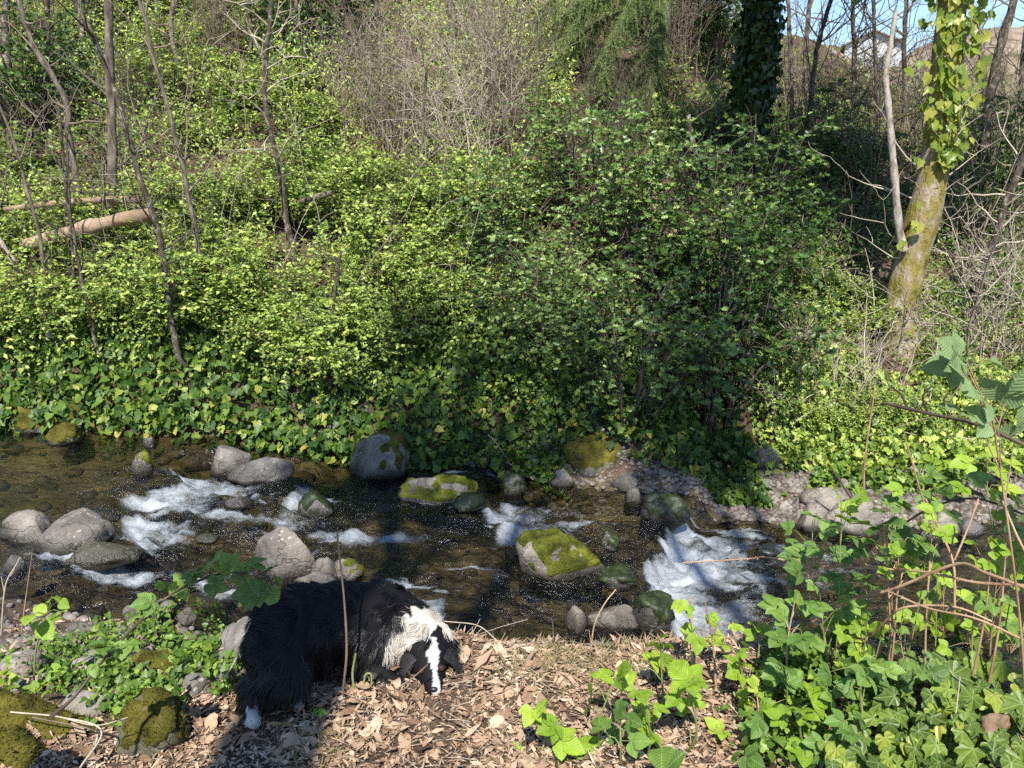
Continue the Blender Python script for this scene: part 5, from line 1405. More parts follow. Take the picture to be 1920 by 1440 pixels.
for k in range(12):
    bx, by = ((1700, 1230), (1740, 1210), (1820, 1230), (1890, 1230), (1640, 1230), (1570, 1230), (1910, 1150), (1850, 1060), (1780, 1010), (1900, 990), (1690, 1090), (1420, 1330))[k]
    wh = ("below the arching cane's middle", "under the tan sloping cane", "over the broad ivy leaves", "at the right edge over the ivy", "left of the crossing canes", "at the stream's edge under the arching cane", "at the right edge under the tan cane",
          "right of the cane crossing", "in front of the angular brown stone", "at the right edge over the right-hand pool", "between the thorny and the arching cane", "left of the arching cane's foot")[k]
    shoot((bx, by + 40), [(bx + rng.normal(0, 26), by - rng.uniform(-5, 60), rng.uniform(18, 32)) for _ in range(6)], 'bramble_young' if k % 3 else 'bramble', "fresh bramble sprig " + wh, seed=80 + k, stem='cane', Y=None if by > 1200 else 2.05)
for k in range(10):
    bx, by = ((1530, 1000), (1590, 960), (1660, 935), (1720, 960), (1790, 940), (1860, 975), (1620, 1090), (1720, 1085), (1560, 1130), (1900, 1040))[k]
    wh = ("in front of the sloping grey-brown boulder", "in front of the rounded tan boulder", "above the dark-leaved tall bramble", "left of the upright tan stem", "at the top of the slanting reddish stem", "beside the small dark rounded stone", "between thorny cane and stream", "just under the cane crossing", "beside the dark broad-leaved bramble", "at the right edge by the upright reddish stem")[k]
    shoot((bx, by + 110), [(bx + rng.normal(0, 30), by - rng.uniform(-30, 50), rng.uniform(20, 34)) for _ in range(6)], 'bramble_young' if k % 2 else 'bramble', "leafy bramble spray " + wh, seed=100 + k, stem='stem_green', Y=2.15, w=.0018)
for k, (bx, by) in enumerate(((1560, 1330), (1590, 1420), (1700, 1330), (1440, 1410), (1560, 1440), (1655, 1320))):
    labs = ("low green bramble sprig left of the dark horizontal vine's middle", "low green sprig at the bottom edge under the ivy's left end", "low green sprig between the dark vine and the broad ivy leaves",
            "low green sprig at the bottom edge left of the ivy", "green sprig at the bottom edge below the yellow-green shoot", "low sprig in front of the crossing canes")
    shoot((bx, by), [(bx + rng.normal(0, 34), by - rng.uniform(15, 75), rng.uniform(24, 38)) for _ in range(7)], 'bramble', labs[k], seed=40 + k)

# canes and vines
cane([(1398, 1275), (1487, 1197), (1573, 1134), (1678, 1103), (1792, 1058), (1850, 1075), (1930, 1105)], (2.35, 1.7), (7, 8), 'cane', "long pinkish arching cane from the dry leaves to the right edge", 20, 1)
cane([(1280, 1055), (1400, 1048), (1440, 1045), (1530, 1060), (1650, 1066), (1740, 1073), (1830, 1092), (1930, 1098)], (2.5, 1.8), (4, 7), 'cane', "thorny reddish cane reaching out over the waterfall", 46, 2)
cane([(1665, 1108), (1740, 1140), (1830, 1160), (1930, 1205)], (2.0, 1.75), (5, 6), 'cane', "tan cane sloping down to the right under the arching one", 16, 3)
cane([(1636, 1190), (1665, 1160), (1700, 1138), (1790, 1138), (1860, 1165)], (2.1, 1.9), (6, 5), 'cane', "short curved cane below the arching one", 12, 4)
cane([(1735, 935), (1765, 1000), (1788, 1060), (1790, 1150)], (2.1, 2.0), (6, 6), 'cane', "upright tan stem crossing the arching cane", 4, 5)
cane([(1835, 935), (1815, 990), (1790, 1050)], (2.0, 1.98), (5, 5), 'cane', "reddish stem slanting up right from the cane crossing", 4, 6)
cane([(1290, 1346), (1400, 1338), (1520, 1338), (1640, 1347), (1770, 1362)], (2.15, 2.0), (12, 14), 'cane_dark', "thick dark ridged vine lying across the young brambles", 0, 7, "old_vine", "vine")
cane([(1540, 1300), (1600, 1285), (1680, 1300), (1740, 1325), (1800, 1350)], (2.2, 2.0), (9, 9), 'cane_dark', "dark bark-covered vine arching over the ivy", 0, 8, "old_vine", "vine")
cane([(1676, 1352), (1760, 1392), (1860, 1450)], (1.95, 1.85), (6, 7), 'cane', "reddish cane running into the lower right corner", 8, 9)
cane([(1690, 985), (1750, 950), (1830, 935), (1930, 968)], (2.4, 2.1), (5, 6), 'cane_dark', "black thin cane in front of the right-hand pool", 6, 10)
cane([(1297, 1118), (1298, 1220), (1296, 1320), (1290, 1450)], (2.25, 1.95), (5, 9), 'cane', "reddish-brown upright stem in front of the young brambles", 0, 11, "upright_stem", "stem")
cane([(1560, 880), (1600, 940), (1605, 945)], (5.2, 5.15), (4, 6), 'cane_dark', "thin dark purple stalk in front of the flat tan boulder", 0, 12, "upright_stem", "stem")
cane([(1640, 730), (1622, 860), (1620, 935)], (5.3, 5.3), (4, 5), 'cane', "thin tan stalk rising from the flat tan boulder", 0, 13, "upright_stem", "stem")
cane([(1655, 755), (1740, 775), (1830, 795), (1930, 838)], (1.75, 1.5), (8, 10), 'cane_dark', "brown cane with withered flower heads at the right edge", 8, 14, sub=(((1700, 765), (1690, 740), (1675, 728)), ((1740, 775), (1730, 745), (1745, 725)), ((1780, 783), (1770, 750), (1780, 735))))
cane([(1700, 830), (1730, 935), (1740, 950)], (2.1, 2.1), (4, 5), 'cane', "tan stem above the cane crossing at the right", 2, 15, "upright_stem", "stem")
cane([(1880, 940), (1905, 1000), (1925, 1040)], (2.0, 1.9), (5, 5), 'cane', "tan stem slanting out at the right edge", 2, 16, "upright_stem", "stem")
cane([(1855, 1260), (1860, 1180), (1880, 1090), (1895, 1010)], (2.1, 2.1), (5, 4), 'cane', "upright reddish stem at the right edge over the ivy", 6, 17, "upright_stem", "stem")
cane([(1665, 1280), (1672, 1180), (1668, 1080), (1640, 1020)], (2.3, 2.3), (6, 4), 'cane', "tan upright stem left of the cane crossing", 2, 18, "upright_stem", "stem")
cane([(1770, 1440), (1790, 1350), (1800, 1270)], (1.8, 1.85), (4, 3), 'twig_pale', "pale dead twig standing in the ivy", 0, 19, "dead_twig", "twig")
cane([(1100, 1310), (1108, 1220), (1115, 1170), (1135, 1130), (1155, 1105)], (2.4, 2.5), (5, 3), 'cane', "thin bare twig standing at the water's edge by the small upright stone", 0, 20, "dead_twig", "twig")
cane([(1036, 1240), (1037, 1180), (1034, 1160)], (2.9, 2.9), (3, 2), 'twig', "forked hair-thin twig at the water's edge", 0, 21, "dead_twig", "twig", sub=(((1037, 1215), (1015, 1200), (1003, 1187)),))
cane([(643, 1295), (650, 1220), (645, 1120), (633, 1010), (638, 995)], (2.02, 2.0), (7, 4), 'twig', "slender grey stalk with buds standing in front of the dog", 0, 22, "dead_stalk", "stalk")
cane([(664, 1295), (661, 1262), (667, 1226)], (2.05, 2.05), (6, 6), 'stem_green', "short cut stalk in front of the dog's chest", 0, 23, "dead_stalk", "stalk")
cane([(682, 1290), (684, 1268), (692, 1262), (697, 1270), (695, 1290)], (2.05, 2.05), (5, 4), 'stem_green', "curled fern crozier in front of the dog's chest", 0, 24, "fern_crozier", "fern")
cane([(416, 1278), (440, 1240), (470, 1166)], (2.0, 2.05), (4, 5), 'twig_pale', "pale straight twig leaning beside the dog's rear", 0, 25, "dead_twig", "twig")
cane([(368, 1236), (420, 1215), (482, 1206)], (2.2, 2.2), (5, 4), 'twig_pale', "pale twig lying level behind the dog's hind leg", 0, 26, "dead_twig", "twig")
cane([(745, 1290), (775, 1270), (802, 1246)], (2.02, 2.0), (4, 3), 'twig', "thin twig crossing in front of the dog's ear", 0, 27, "dead_twig", "twig")
cane([(833, 1165), (893, 1172), (925, 1195), (950, 1222)], (2.6, 2.45), (3, 3), 'twig_pale', "thin pale twig arching over the water behind the dog's head", 0, 28, "dead_twig", "twig")
cane([(840, 1193), (870, 1212), (884, 1240)], (2.4, 2.35), (3, 3), 'twig_pale', "thin tan twig arching beside the dog's neck", 0, 29, "dead_twig", "twig")
cane([(150, 1440), (190, 1370), (115, 1345), (20, 1335)], (1.75, 1.85), (5, 4), 'twig_pale', "pale forked twig lying on the mossy log", 0, 30, "dead_twig", "twig", sub=(((115, 1345), (180, 1360), (240, 1345)),))
cane([(60, 1345), (150, 1362), (240, 1378), (330, 1340), (355, 1310)], (1.8, 2.0), (4, 3), 'twig', "long thin twig across the mossy boulder in the corner", 0, 31, "dead_twig", "twig")
cane([(2, 1190), (10, 1100), (30, 1060), (38, 1045)], (2.3, 2.3), (4, 3), 'twig_pale', "bare budding stem at the left edge above the weeds", 0, 32, "dead_stalk", "stalk", sub=(((8, 1110), (2, 1080)), ((20, 1080), (36, 1050))))
cane([(40, 1185), (50, 1110), (60, 1040)], (2.4, 2.4), (3, 2), 'cane', "hair-thin upright stalk left of the leafy sprig", 0, 33, "dead_stalk", "stalk")
cane([(940, 862), (985, 885), (1000, 900)], (5.75, 5.6), (5, 4), 'twig_pale', "pale stick across the flat slabs at the foot of the ivy", 0, 34, "dead_twig", "twig", sub=(((955, 868), (930, 830), (915, 815)),))
cane([(370, 725), (400, 750), (430, 780)], (6.4, 6.0), (5, 3), 'twig_pale', "pale stick slanting down the ivy bank", 0, 35, "dead_twig", "twig")

# bramble branch arching from the lower left corner
cane([(95, 1345), (140, 1305), (200, 1230), (300, 1130), (380, 1086), (440, 1074), (500, 1088), (545, 1105)], (1.55, 1.95), (9, 4), 'cane_dark', "dark bramble branch arching from the lower left towards the dog's back", 14, 40, "bramble_branch", "bramble",
     leaves=[(379, 1066, 38), (402, 1048, 30), (429, 1060, 34), (478, 1057, 34), (502, 1070, 28), (338, 1101, 38), (312, 1100, 30), (277, 1130, 34), (472, 1112, 42), (496, 1110, 34), (519, 1107, 38), (402, 1098, 30), (187, 1212, 44), (236, 1212, 36), (178, 1250, 26), (452, 1080, 30), (360, 1080, 26)], lmat='bramble')
shoot((45, 1215), [(93, 1125, 17), (105, 1122, 16), (120, 1131, 17), (73, 1145, 20), (99, 1160, 24), (88, 1180, 28), (70, 1170, 20), (55, 1160, 20), (118, 1146, 17)], 'bramble_young', "sunlit leafy bramble sprig at the left by the shore", seed=60, Y=2.35, top=(95, 1130), kinds=(1, 3))
shoot((20, 1300), [(8, 1262, 22), (14, 1240, 18), (8, 1285, 24), (25, 1275, 18)], 'bramble_young', "bright weed at the left picture edge", seed=61)
shoot((105, 1300), [(105, 1262, 28), (75, 1285, 30), (118, 1275, 26), (60, 1295, 28), (95, 1295, 26), (40, 1305, 24)], 'bramble_young', "broad-leaved bright weed above the mossy log", seed=62)
shoot((600, 1345), [(595, 1330, 16), (603, 1336, 14), (590, 1338, 14)], 'bramble_young', "tiny green seedling on the dry leaves under the dog", seed=63, jit=.02)

# ivy patch in the lower right corner, leaf by leaf
pts = [(1698, 1235, 50), (1775, 1238, 70), (1820, 1235, 58), (1879, 1238, 70), (1782, 1263, 70), (1841, 1273, 50), (1747, 1301, 60), (1900, 1280, 48), (1900, 1346, 66), (1806, 1353, 50), (1712, 1398, 90), (1813, 1401, 60),
       (1546, 1388, 50), (1622, 1415, 60), (1851, 1391, 60), (1657, 1381, 50), (1896, 1426, 60), (1700, 1320, 44), (1770, 1330, 48), (1860, 1310, 52), (1590, 1360, 40), (1640, 1345, 40), (1760, 1425, 56), (1680, 1432, 50), (1560, 1430, 44)]
for k in range(85):
    u = rng.random()
    py = 1250 + 200 * rng.random() ** .85; px = rng.uniform(np.interp(py, (1235, 1330, 1440), (1700, 1620, 1540)), 1960)
    pts.append((px, py, rng.uniform(24, 66)))
pb = hit(1760, 1400)
ivyp = empty("ivy_patch", tuple(pb)); tag(ivyp, "patch of large glossy pale-veined ivy leaves in the lower right corner", "ivy")
runs = []
for k, (px, py, s) in enumerate(pts):
    g = hit(px, py + 55); lift = rng.uniform(.03, .16)
    Yp = g[1] - rng.uniform(0, .05); p = at(px, py, Yp)
    g0 = gz(p[0], p[1])
    if p[2] < g0 + .02: p[2] = g0 + rng.uniform(.02, .06)
    sz = s / FPX * Yp * 1.05
    d = np.array((rng.normal(0, .8), -.5 + rng.normal(0, .4), -.45 + rng.normal(0, .3))); nn = np.array((rng.normal(0, .4), -.5 + rng.normal(0, .3), .8 + rng.normal(0, .25)))
    put_leaf(IVYL[k % 5], ivyp, p - pb, d, nn, sz, "ivy_leaf")
    runs.append((np.array([(p[0] + rng.normal(0, .02), p[1] + .04, g0 - .01), (p[0], p[1] + .03, (p[2] + g0) / 2), p]) - pb, (.0018, .0016, .0014)))
V, F = tubes(runs, 4); link("leaf_stalks", mk_mesh("leaf_stalks", V, F, M['stem_green']), ivyp)
V, F = rock_shape(3, (.035, .026, .04), 911, .45, 2)
tag(link("wood_stub", mk_mesh("wood_stub", V, F, M['log']), None, at(1868, 1362, 1.8), (.3, .4, .2)), "broken stub of reddish rotten wood among the ivy leaves", "stub")

# herbs on the near shore
def herb(n, pxr, pyr, size, hgt, label, mat='herb', T=T_IVY, clump=9, thr=-.05, seed=0):
    px = rng.uniform(*pxr, n); py = rng.uniform(*pyr, n)
    P = np.array([hit(a, b) for a, b in zip(px[::6], py[::6])])
    P = np.repeat(P, 6, 0)[:n]; P = P + rng.normal(0, .035, P.shape) * np.array((1, 1, 0))
    P[:, 2] = H(P[:, 0], P[:, 1])
    c = fbm(P[:, 0] * clump, P[:, 1] * clump, oct=2, seed=seed); k = c > thr; P = P[k]; m = len(P)
    P[:, 2] += rng.random(m) * hgt
    V, F, Rn = scatter(T, P, frames(rng.normal(0, 1, (m, 3)) + np.array((0, 0, -.1)), np.array((0, -.4, .9)) + rng.normal(0, .35, (m, 3))), size * rng.uniform(.5, 1.3, m))
    tag(link("weeds", mk_mesh("weeds", V, F, M[mat], True, {"rnd": Rn})), label, None, None, "stuff")
herb(3800, (190, 470), (1165, 1300), .024, .12, "green herbs on the near shore left of the dog", seed=81, thr=-.02)
herb(1500, (20, 230), (1200, 1300), .02, .08, "scattered bright weeds on the near stony shore", seed=82, thr=.0)
herb(900, (200, 330), (1290, 1345), .022, .08, "green weeds between the mossy boulders", seed=83)
herb(1600, (1400, 1900), (1290, 1440), .024, .08, "small green weeds under the brambles", seed=84, thr=-.2)
herb(2400, (1480, 1920), (858, 925), .05, .14, "leafy weeds growing on the gravel bar", seed=86, thr=-.05, clump=4)
herb(600, (1430, 1640), (1240, 1300), .03, .1, "small weeds along the near bank's edge", seed=85, thr=-.2)

# ------------------------------------------------------------------ dry leaves and litter on the near bank
def dry_leaf_mesh(seed):
    r = np.random.default_rng(seed)
    a = np.linspace(0, 2 * np.pi, 15)[:-1]
    rad = .44 + (.16 * np.abs(np.cos(a * 2.5)) if seed % 3 == 0 else .04 * np.cos(a * 2)) + r.normal(0, .045, 14)
    x, y = rad * np.cos(a), rad * np.sin(a) * r.uniform(.4, .9)
    k1, k2 = r.uniform(-.9, .9), r.uniform(-.6, .9)
    f = lambda x, y: k1 * x * x + k2 * y * y + r.normal(0, .03) + .25 * x * y
    V = [(0, 0, 0)] + [(x[i] * .55, y[i] * .55, f(x[i] * .55, y[i] * .55)) for i in range(14)] + [(x[i], y[i], f(x[i], y[i])) for i in range(14)]
    F = []
    for i in range(14):
        j = (i + 1) % 14
        F += [(0, 1 + i, 1 + j), (1 + i, 15 + i, 15 + j), (1 + i, 15 + j, 1 + j)]
    return mk_mesh("dry_leaf", np.array(V), np.array(F), M['dry'])
DL = [dry_leaf_mesh(800 + k) for k in range(9)]
def dry_leaf(px, py, spx, tilt=.35, up=.008, parent=ground):
    p = hit(px, py); s = spx / FPX * p[1] * 1.15
    l = link("dry_leaf", DL[rng.integers(9)], parent, p + np.array((0, 0, up + rng.random() * .012)), (rng.normal(0, tilt), rng.normal(0, tilt), rng.uniform(0, 6.28)), s)
    return l
for px, py, s in ((530, 1372, 80), (655, 1340, 42), (742, 1290, 44), (868, 1234, 40), (745, 1262, 40), (560, 1400, 60), (515, 1325, 40), (680, 1300, 34), (900, 1300, 36), (930, 1350, 44), (1010, 1250, 36), (600, 1420, 50), (860, 1395, 46), (760, 1400, 50), (990, 1310, 40), (160, 1420, 55), (420, 1400, 44), (700, 1370, 46)):
    dry_leaf(px, py, s, .3, .015)
for k in range(260):
    py = 1225 + 220 * rng.random() ** .8; px = rng.uniform(np.interp(py, (1225, 1290, 1440), (880, 500, 230)), np.interp(py, (1225, 1440), (1350, 1480)))
    dry_leaf(px, py, rng.gamma(4, 4.2) + 5, .45)
def litter(n, box, size, label, seed):
    (x0, x1), (y0, y1) = box
    x = rng.uniform(x0, x1, n); y = rng.uniform(y0, y1, n)
    pn = fbm(x * 4, y * 4, oct=3, seed=seed + 95)
    k = (y < near_edge(x) - .02) & (pn > -.85 + .5 * rng.random(n)); x, y, pn = x[k], y[k], pn[k]; m = len(x)
    P = np.stack((x, y, H(x, y) + rng.random(m) * .014 + .001), -1)
    s = size * rng.gamma(3, .33, m)
    S = np.stack((s * rng.uniform(.2, 1.5, m), s * rng.uniform(.7, 2.4, m), s), -1)
    rn = np.clip(rng.random(m) * .75 + .25 * (pn + .5), 0, 1)
    V, F, Rn = scatter(T_SMALL, P, frames(rng.normal(size=(m, 3)) * np.array((1, 1, .25)), np.array((0, 0, 1)) + rng.normal(0, .45, (m, 3))), S, rn)
    tag(link("leaf_litter", mk_mesh("leaf_litter", V, F, M['litter'], True, {"rnd": Rn})), label, None, None, "stuff")
litter(70000, ((-1.45, 1.5), (1.35, 3.1)), .013, "crumbled dry leaves and needles covering the near bank", 1)
litter(5000, ((-2.4, -1.2), (1.5, 3.4)), .014, "dry leaf crumbs between the near stones at the left", 2)
n = 3000
x = rng.uniform(-1.3, 1.3, n); y = rng.uniform(1.5, 3.05, n); a = rng.uniform(0, 6.28, n); ln = rng.gamma(2.5, .022, n)
p0 = np.stack((x, y, H(x, y) + .004), -1); dv = np.stack((np.cos(a), np.sin(a), rng.normal(0, .12, n)), -1) * ln[:, None]
V, F = tubes([(np.array([q, q + d * .5 + (0, 0, .004), q + d]), .0011) for q, d in zip(p0, dv)], 3)
tag(link("twig_litter", mk_mesh("twig_litter", V, F, M['twig_pale'])), "fine dry stalks and twiglets strewn on the near bank", None, None, "stuff")
def grass(n, px, py, sp, hgt, label):
    c = hit(px, py)
    P = c + rng.normal(0, 1, (n, 3)) * np.array((sp, sp * .6, 0)); P[:, 2] = H(P[:, 0], P[:, 1])
    d = rng.normal(0, .8, (n, 3)); d[:, 2] = np.abs(d[:, 2]) + .35
    s = hgt * rng.uniform(.5, 1.2, n); S = np.stack((s * .5, s, s), -1)
    V, F, Rn = scatter(T_NEEDLE, P, frames(d, rng.normal(size=(n, 3))), S)
    tag(link("grass", mk_mesh("grass", V, F, M['grass_dry'], True, {"rnd": Rn})), label, None, None, "stuff")
grass(320, 1060, 1250, .12, .05, "tuft of dry grass at the bank's edge below the small stones")
grass(220, 590, 1405, .07, .05, "greyish dry grass tuft on the leaf litter under the dog")
grass(260, 900, 1250, .14, .04, "short grass at the bank's edge beside the dog's head")
grass(200, 960, 1235, .16, .05, "short grass fringing the water behind the dog's head")
for k, (px, lab) in enumerate(((1130, "grass fringe of the bank left of the tall yellow-green shoot"), (1190, "grass fringe of the bank behind the young brambles"), (1010, "mossy grass fringe of the bank right of the dog"), (1350, "grass fringe of the bank beside the waterfall's tail"))):
    grass(240, px, 1238 + 4 * k, .12, .055, lab)
log([(-40, 1330), (40, 1345), (120, 1368), (205, 1395)], (70, 62), "moss-covered log in the lower left corner", mat='log', name="mossy_log", Y=1.95, seed=12, moss=(.9, 'moss_brown'))
log([(-60, 1420), (0, 1425), (40, 1450)], (110, 90), "moss-covered stump end at the very corner lower left", mat='log', name="mossy_log", Y=1.62, seed=13, moss=(1.05, 'moss_brown'))

# ------------------------------------------------------------------ the dog: rump up, chest and head on the ground
def dog():
    caps = [  # p0, r0, p1, r1
        ((-.70, 2.22, .26), .118, (-.56, 2.31, .21), .124), ((-.56, 2.31, .21), .124, (-.42, 2.38, .145), .128),
        ((-.42, 2.38, .145), .135, (-.34, 2.37, .115), .105), ((-.34, 2.37, .115), .105, (-.275, 2.325, .085), .083),
        ((-.275, 2.325, .085), .083, (-.258, 2.285, .068), .066), ((-.258, 2.285, .068), .066, (-.250, 2.255, .058), .060),
        ((-.250, 2.255, .052), .052, (-.225, 2.155, .016), .030), ((-.252, 2.25, .045), .055, (-.235, 2.20, .025), .043),
        # hind legs
        ((-.72, 2.15, .23), .105, (-.69, 2.07, .155), .075), ((-.69, 2.07, .155), .075, (-.795, 2.07, .115), .036),
        ((-.795, 2.07, .115), .036, (-.79, 2.035, .03), .024), ((-.79, 2.035, .026), .026, (-.775, 1.985, .02), .026),
        ((-.68, 2.30, .22), .10, (-.62, 2.24, .13), .07), ((-.62, 2.24, .13), .07, (-.725, 2.22, .11), .034),
        ((-.725, 2.22, .11), .034, (-.685, 2.13, .03), .023), ((-.685, 2.13, .024), .026, (-.660, 2.07, .02), .026),
        # forelegs folded
        ((-.44, 2.29, .11), .085, (-.47, 2.24, .045), .042), ((-.47, 2.24, .045), .042, (-.37, 2.19, .02), .028), ((-.37, 2.19, .02), .028, (-.335, 2.175, .016), .028),
        ((-.34, 2.44, .10), .08, (-.30, 2.42, .03), .045), ((-.30, 2.42, .03), .045, (-.20, 2.36, .015), .028)]
    cen = np.array((-.5, 2.15, 0.0)); k_ = .93
    def sh(p):
        q = (np.array((p[0], p[1] - .08, p[2] * .85)) - cen) * k_ + cen
        return q
    caps = [(sh(a), r0 * k_ * (1.2 if a[0] > -.285 and a[2] < .09 and b[1] < 2.33 and a[1] < 2.33 and a[0] > -.28 else 1), sh(b), r1 * k_ * (1.12 if b[0] > -.27 and b[0] < -.21 and b[1] < 2.3 else 1)) for a, r0, b, r1 in caps]
    gzd = lambda x, y: gz(x, y)
    dz = gzd(-.78, 1.92) * .5 + gzd(-.3, 2.08) * .5
    import bmesh
    V0, F0 = ICO[3]
    VV, FF, o = [], [], 0
    for p0, r0, p1, r1 in caps:
        p0, p1 = np.array(p0), np.array(p1); n = max(3, int(np.linalg.norm(p1 - p0) / (min(r0, r1) * .25)))
        for t in np.linspace(0, 1, n):
            VV.append(V0 * (r0 + (r1 - r0) * t) + p0 + (p1 - p0) * t); FF.append(F0 + o); o += len(V0)
    V = np.concatenate(VV)
    base = np.array((-.5, 2.25, 0.0))
    me = mk_mesh("dog_raw", V - base, np.concatenate(FF))
    tmp = bpy.data.objects.new("dog_raw", me); col.objects.link(tmp)
    md = tmp.modifiers.new("r", 'REMESH'); md.mode = 'VOXEL'; md.voxel_size = .0085
    ms = tmp.modifiers.new("s", 'SMOOTH'); ms.iterations = 9; ms.factor = .6
    dg = bpy.context.evaluated_depsgraph_get()
    bm_ = bpy.data.meshes.new_from_object(tmp.evaluated_get(dg))
    bpy.data.objects.remove(tmp)
    nv = len(bm_.vertices)
    P = np.empty(nv * 3); bm_.vertices.foreach_get("co", P); P = P.reshape(-1, 3)
    Nn = np.empty(nv * 3); bm_.vertices.foreach_get("normal", Nn); Nn = Nn.reshape(-1, 3)
    W = P + base                                             # dog space with z from the ground
    # head frame
    hs, ht = sh((-.256, 2.28, .066)), sh((-.222, 2.135, .012))
    ax = unit(ht - hs); up = unit(np.array((.02, -.1, 1)) - ax * (np.array((.02, -.1, 1)) @ ax)); rt = np.cross(ax, up)   # rt: dog's left -> image left/right
    if rt[0] < 0: rt = -rt
    def colour(W):
        q = W - hs; s = q @ ax / np.linalg.norm(ht - hs); l = q @ rt; u = q @ up
        n1 = fbm(W[:, 0] * 40, W[:, 1] * 40, W[:, 2] * 40, oct=2, seed=3)
        c = np.tile(np.array((.007, .0065, .0075)), (len(W), 1))
        # white collar between shoulders and skull
        nk0, nk1 = sh((-.375, 2.375, .13)), sh((-.262, 2.295, .075))
        t = (W - nk0) @ (nk1 - nk0) / ((nk1 - nk0) @ (nk1 - nk0))
        dn = np.linalg.norm(W - (nk0 + (nk1 - nk0) * np.clip(t, 0, 1)[:, None]), axis=1)
        collar = (t > .34 + .10 * n1) & (t < 1.02 + .05 * n1) & (dn < .2) & (s < .02) & (W[:, 0] > -.40)
        c[collar] = (.47, .43, .37)
        head = (dn < .3) & (s > .0) & (np.abs(l) < .09) & (s < 1.4) & (W[:, 0] > -.34)
        blaze = head & (np.abs(l - .010) < np.interp(s, (.05, .3, .55, .8, 1.1), (.016, .021, .010, .008, .014)) + .002 * n1) & (u > -.01)
        c[blaze] = (.52, .51, .49)
        muz = head & (s > .80) & (l < .010) & (l > -.03) & (u < .02)
        paw = (W[:, 2] < .045 + .01 * n1) & (W[:, 0] < -.63) & (W[:, 1] < 2.10)
        c[paw] = (.46, .45, .44)
        tan = (W[:, 2] < .12) & (W[:, 2] > .06) & (W[:, 0] < -.75)
        c[tan & ~paw] = c[tan & ~paw] * 1.0 + np.array((.02, .009, .003))
        return c, head, collar, paw, s
    c, *_ = colour(W)
    ca = bm_.attributes.new("col", 'FLOAT_COLOR', 'POINT'); ca.data.foreach_set("color", np.hstack((c, np.ones((nv, 1)))).ravel())
    m, nt, out = new_mat("dog_coat")
    a = N(nt, "ShaderNodeAttribute", attribute_name="col")
    p = N(nt, "ShaderNodeBsdfPrincipled"); p.inputs["Roughness"].default_value = .7; p.inputs["Specular IOR Level"].default_value = .12
    nt.links.new(a.outputs["Color"], p.inputs["Base Color"]); nt.links.new(p.outputs[0], out.inputs[0])
    bm_.materials.clear(); bm_.materials.append(m)
    bm_.polygons.foreach_set("use_smooth", np.ones(len(bm_.polygons), bool))
    root = link("dog", bm_, None, base + np.array((0, 0, dz)))
    tag(root, "black and white shaggy dog with rump up and head pressed to the dry leaves", "dog")

    # fur as hair strands
    r = np.random.default_rng(5)
    nt_ = len(bm_.loop_triangles) if bm_.loop_triangles else 0
    bm_.calc_loop_triangles()
    T = np.empty(len(bm_.loop_triangles) * 3, np.int32); bm_.loop_triangles.foreach_get("vertices", T); T = T.reshape(-1, 3)
    A = np.linalg.norm(np.cross(P[T[:, 1]] - P[T[:, 0]], P[T[:, 2]] - P[T[:, 0]]), axis=1)
    n = 60000
    k = r.choice(len(T), n, p=A / A.sum()); w = r.dirichlet((1, 1, 1), n)
    R0 = (P[T[k]] * w[:, :, None]).sum(1); RN = unit((Nn[T[k]] * w[:, :, None]).sum(1))
    Wr = R0 + base
    c, head, collar, paw, s = colour(Wr)
    # lie of the coat: towards the tail on the trunk, downwards on the flanks and legs, off the face backwards
    flow = np.tile(np.array((-.75, -.12, -.35)), (n, 1))
    leg = (Wr[:, 2] < .2) & (Wr[:, 0] < -.55)
    flow[leg] = (-.25, -.1, -1)
    flow[collar] = np.array((-.45, -.25, -.55))
    flow[head] = -ax * 1.0
    chest = (Wr[:, 0] > -.55) & (Wr[:, 2] < .14) & ~head & ~collar
    flow[chest] = (-.4, -.2, -.8)
    cl = np.stack([fbm(Wr[:, 0] * 28, Wr[:, 1] * 28, Wr[:, 2] * 28, oct=2, seed=sd) for sd in (11, 12, 13)], -1)
    d = unit(flow + cl * .8)
    d = d - RN * (d * RN).sum(1, keepdims=True) * .85
    d = unit(d) + RN * np.where(head, .14, .28)[:, None]
    L = r.uniform(.6, 1.15, n) * np.where(head, .012, np.where(collar, .052, .050))
    L = np.where(paw, .014, L); L = np.where(leg & ~paw & (Wr[:, 2] > .08), .06 * r.uniform(.6, 1.1, n), L)
    L = np.where(head & (s > .55), .007, L)
    m_ = 5
    t = np.linspace(0, 1, m_)[None, :, None]
    curl = r.normal(0, .10, (n, 1, 3)) + cl[:, None, :] * .12
    S = R0[:, None, :] - RN[:, None, :] * .003 + (d[:, None, :] * t + curl * t ** 2 + np.array((0, 0, -.22)) * t ** 2 * np.where(head, .2, 1)[:, None, None]) * L[:, None, None]
    from mathutils.kdtree import KDTree
    nc = 2200
    ci = r.choice(n, nc, replace=False); kd = KDTree(nc)
    for q, i in enumerate(ci): kd.insert(R0[i], q)
    kd.balance()
    near = np.array([ci[kd.find(p_)[1]] for p_ in R0])
    same = (np.abs(c[near] - c).sum(1) < .3) & ~head
    amt = (.8 * same * r.uniform(.5, 1.1, n))[:, None, None] * (t ** 1.3)
    S = S * (1 - amt) + (S[near] + (S[:, :1] - S[near][:, :1]) * .15) * amt
    S[:, :, 2] = np.maximum(S[:, :, 2], .004)
    hc = bpy.data.hair_curves.new("fur")
    hc.add_curves([m_] * n)
    hc.attributes["position"].data.foreach_set("vector", S.astype(np.float32).ravel())
    ra = hc.attributes.get("radius") or hc.attributes.new("radius", 'FLOAT', 'POINT')
    ra.data.foreach_set("value", np.tile(np.array((.0009, .0009, .0008, .0005, .00015), np.float32), n))
    cc = c * r.uniform(.75, 1.2, (n, 1))
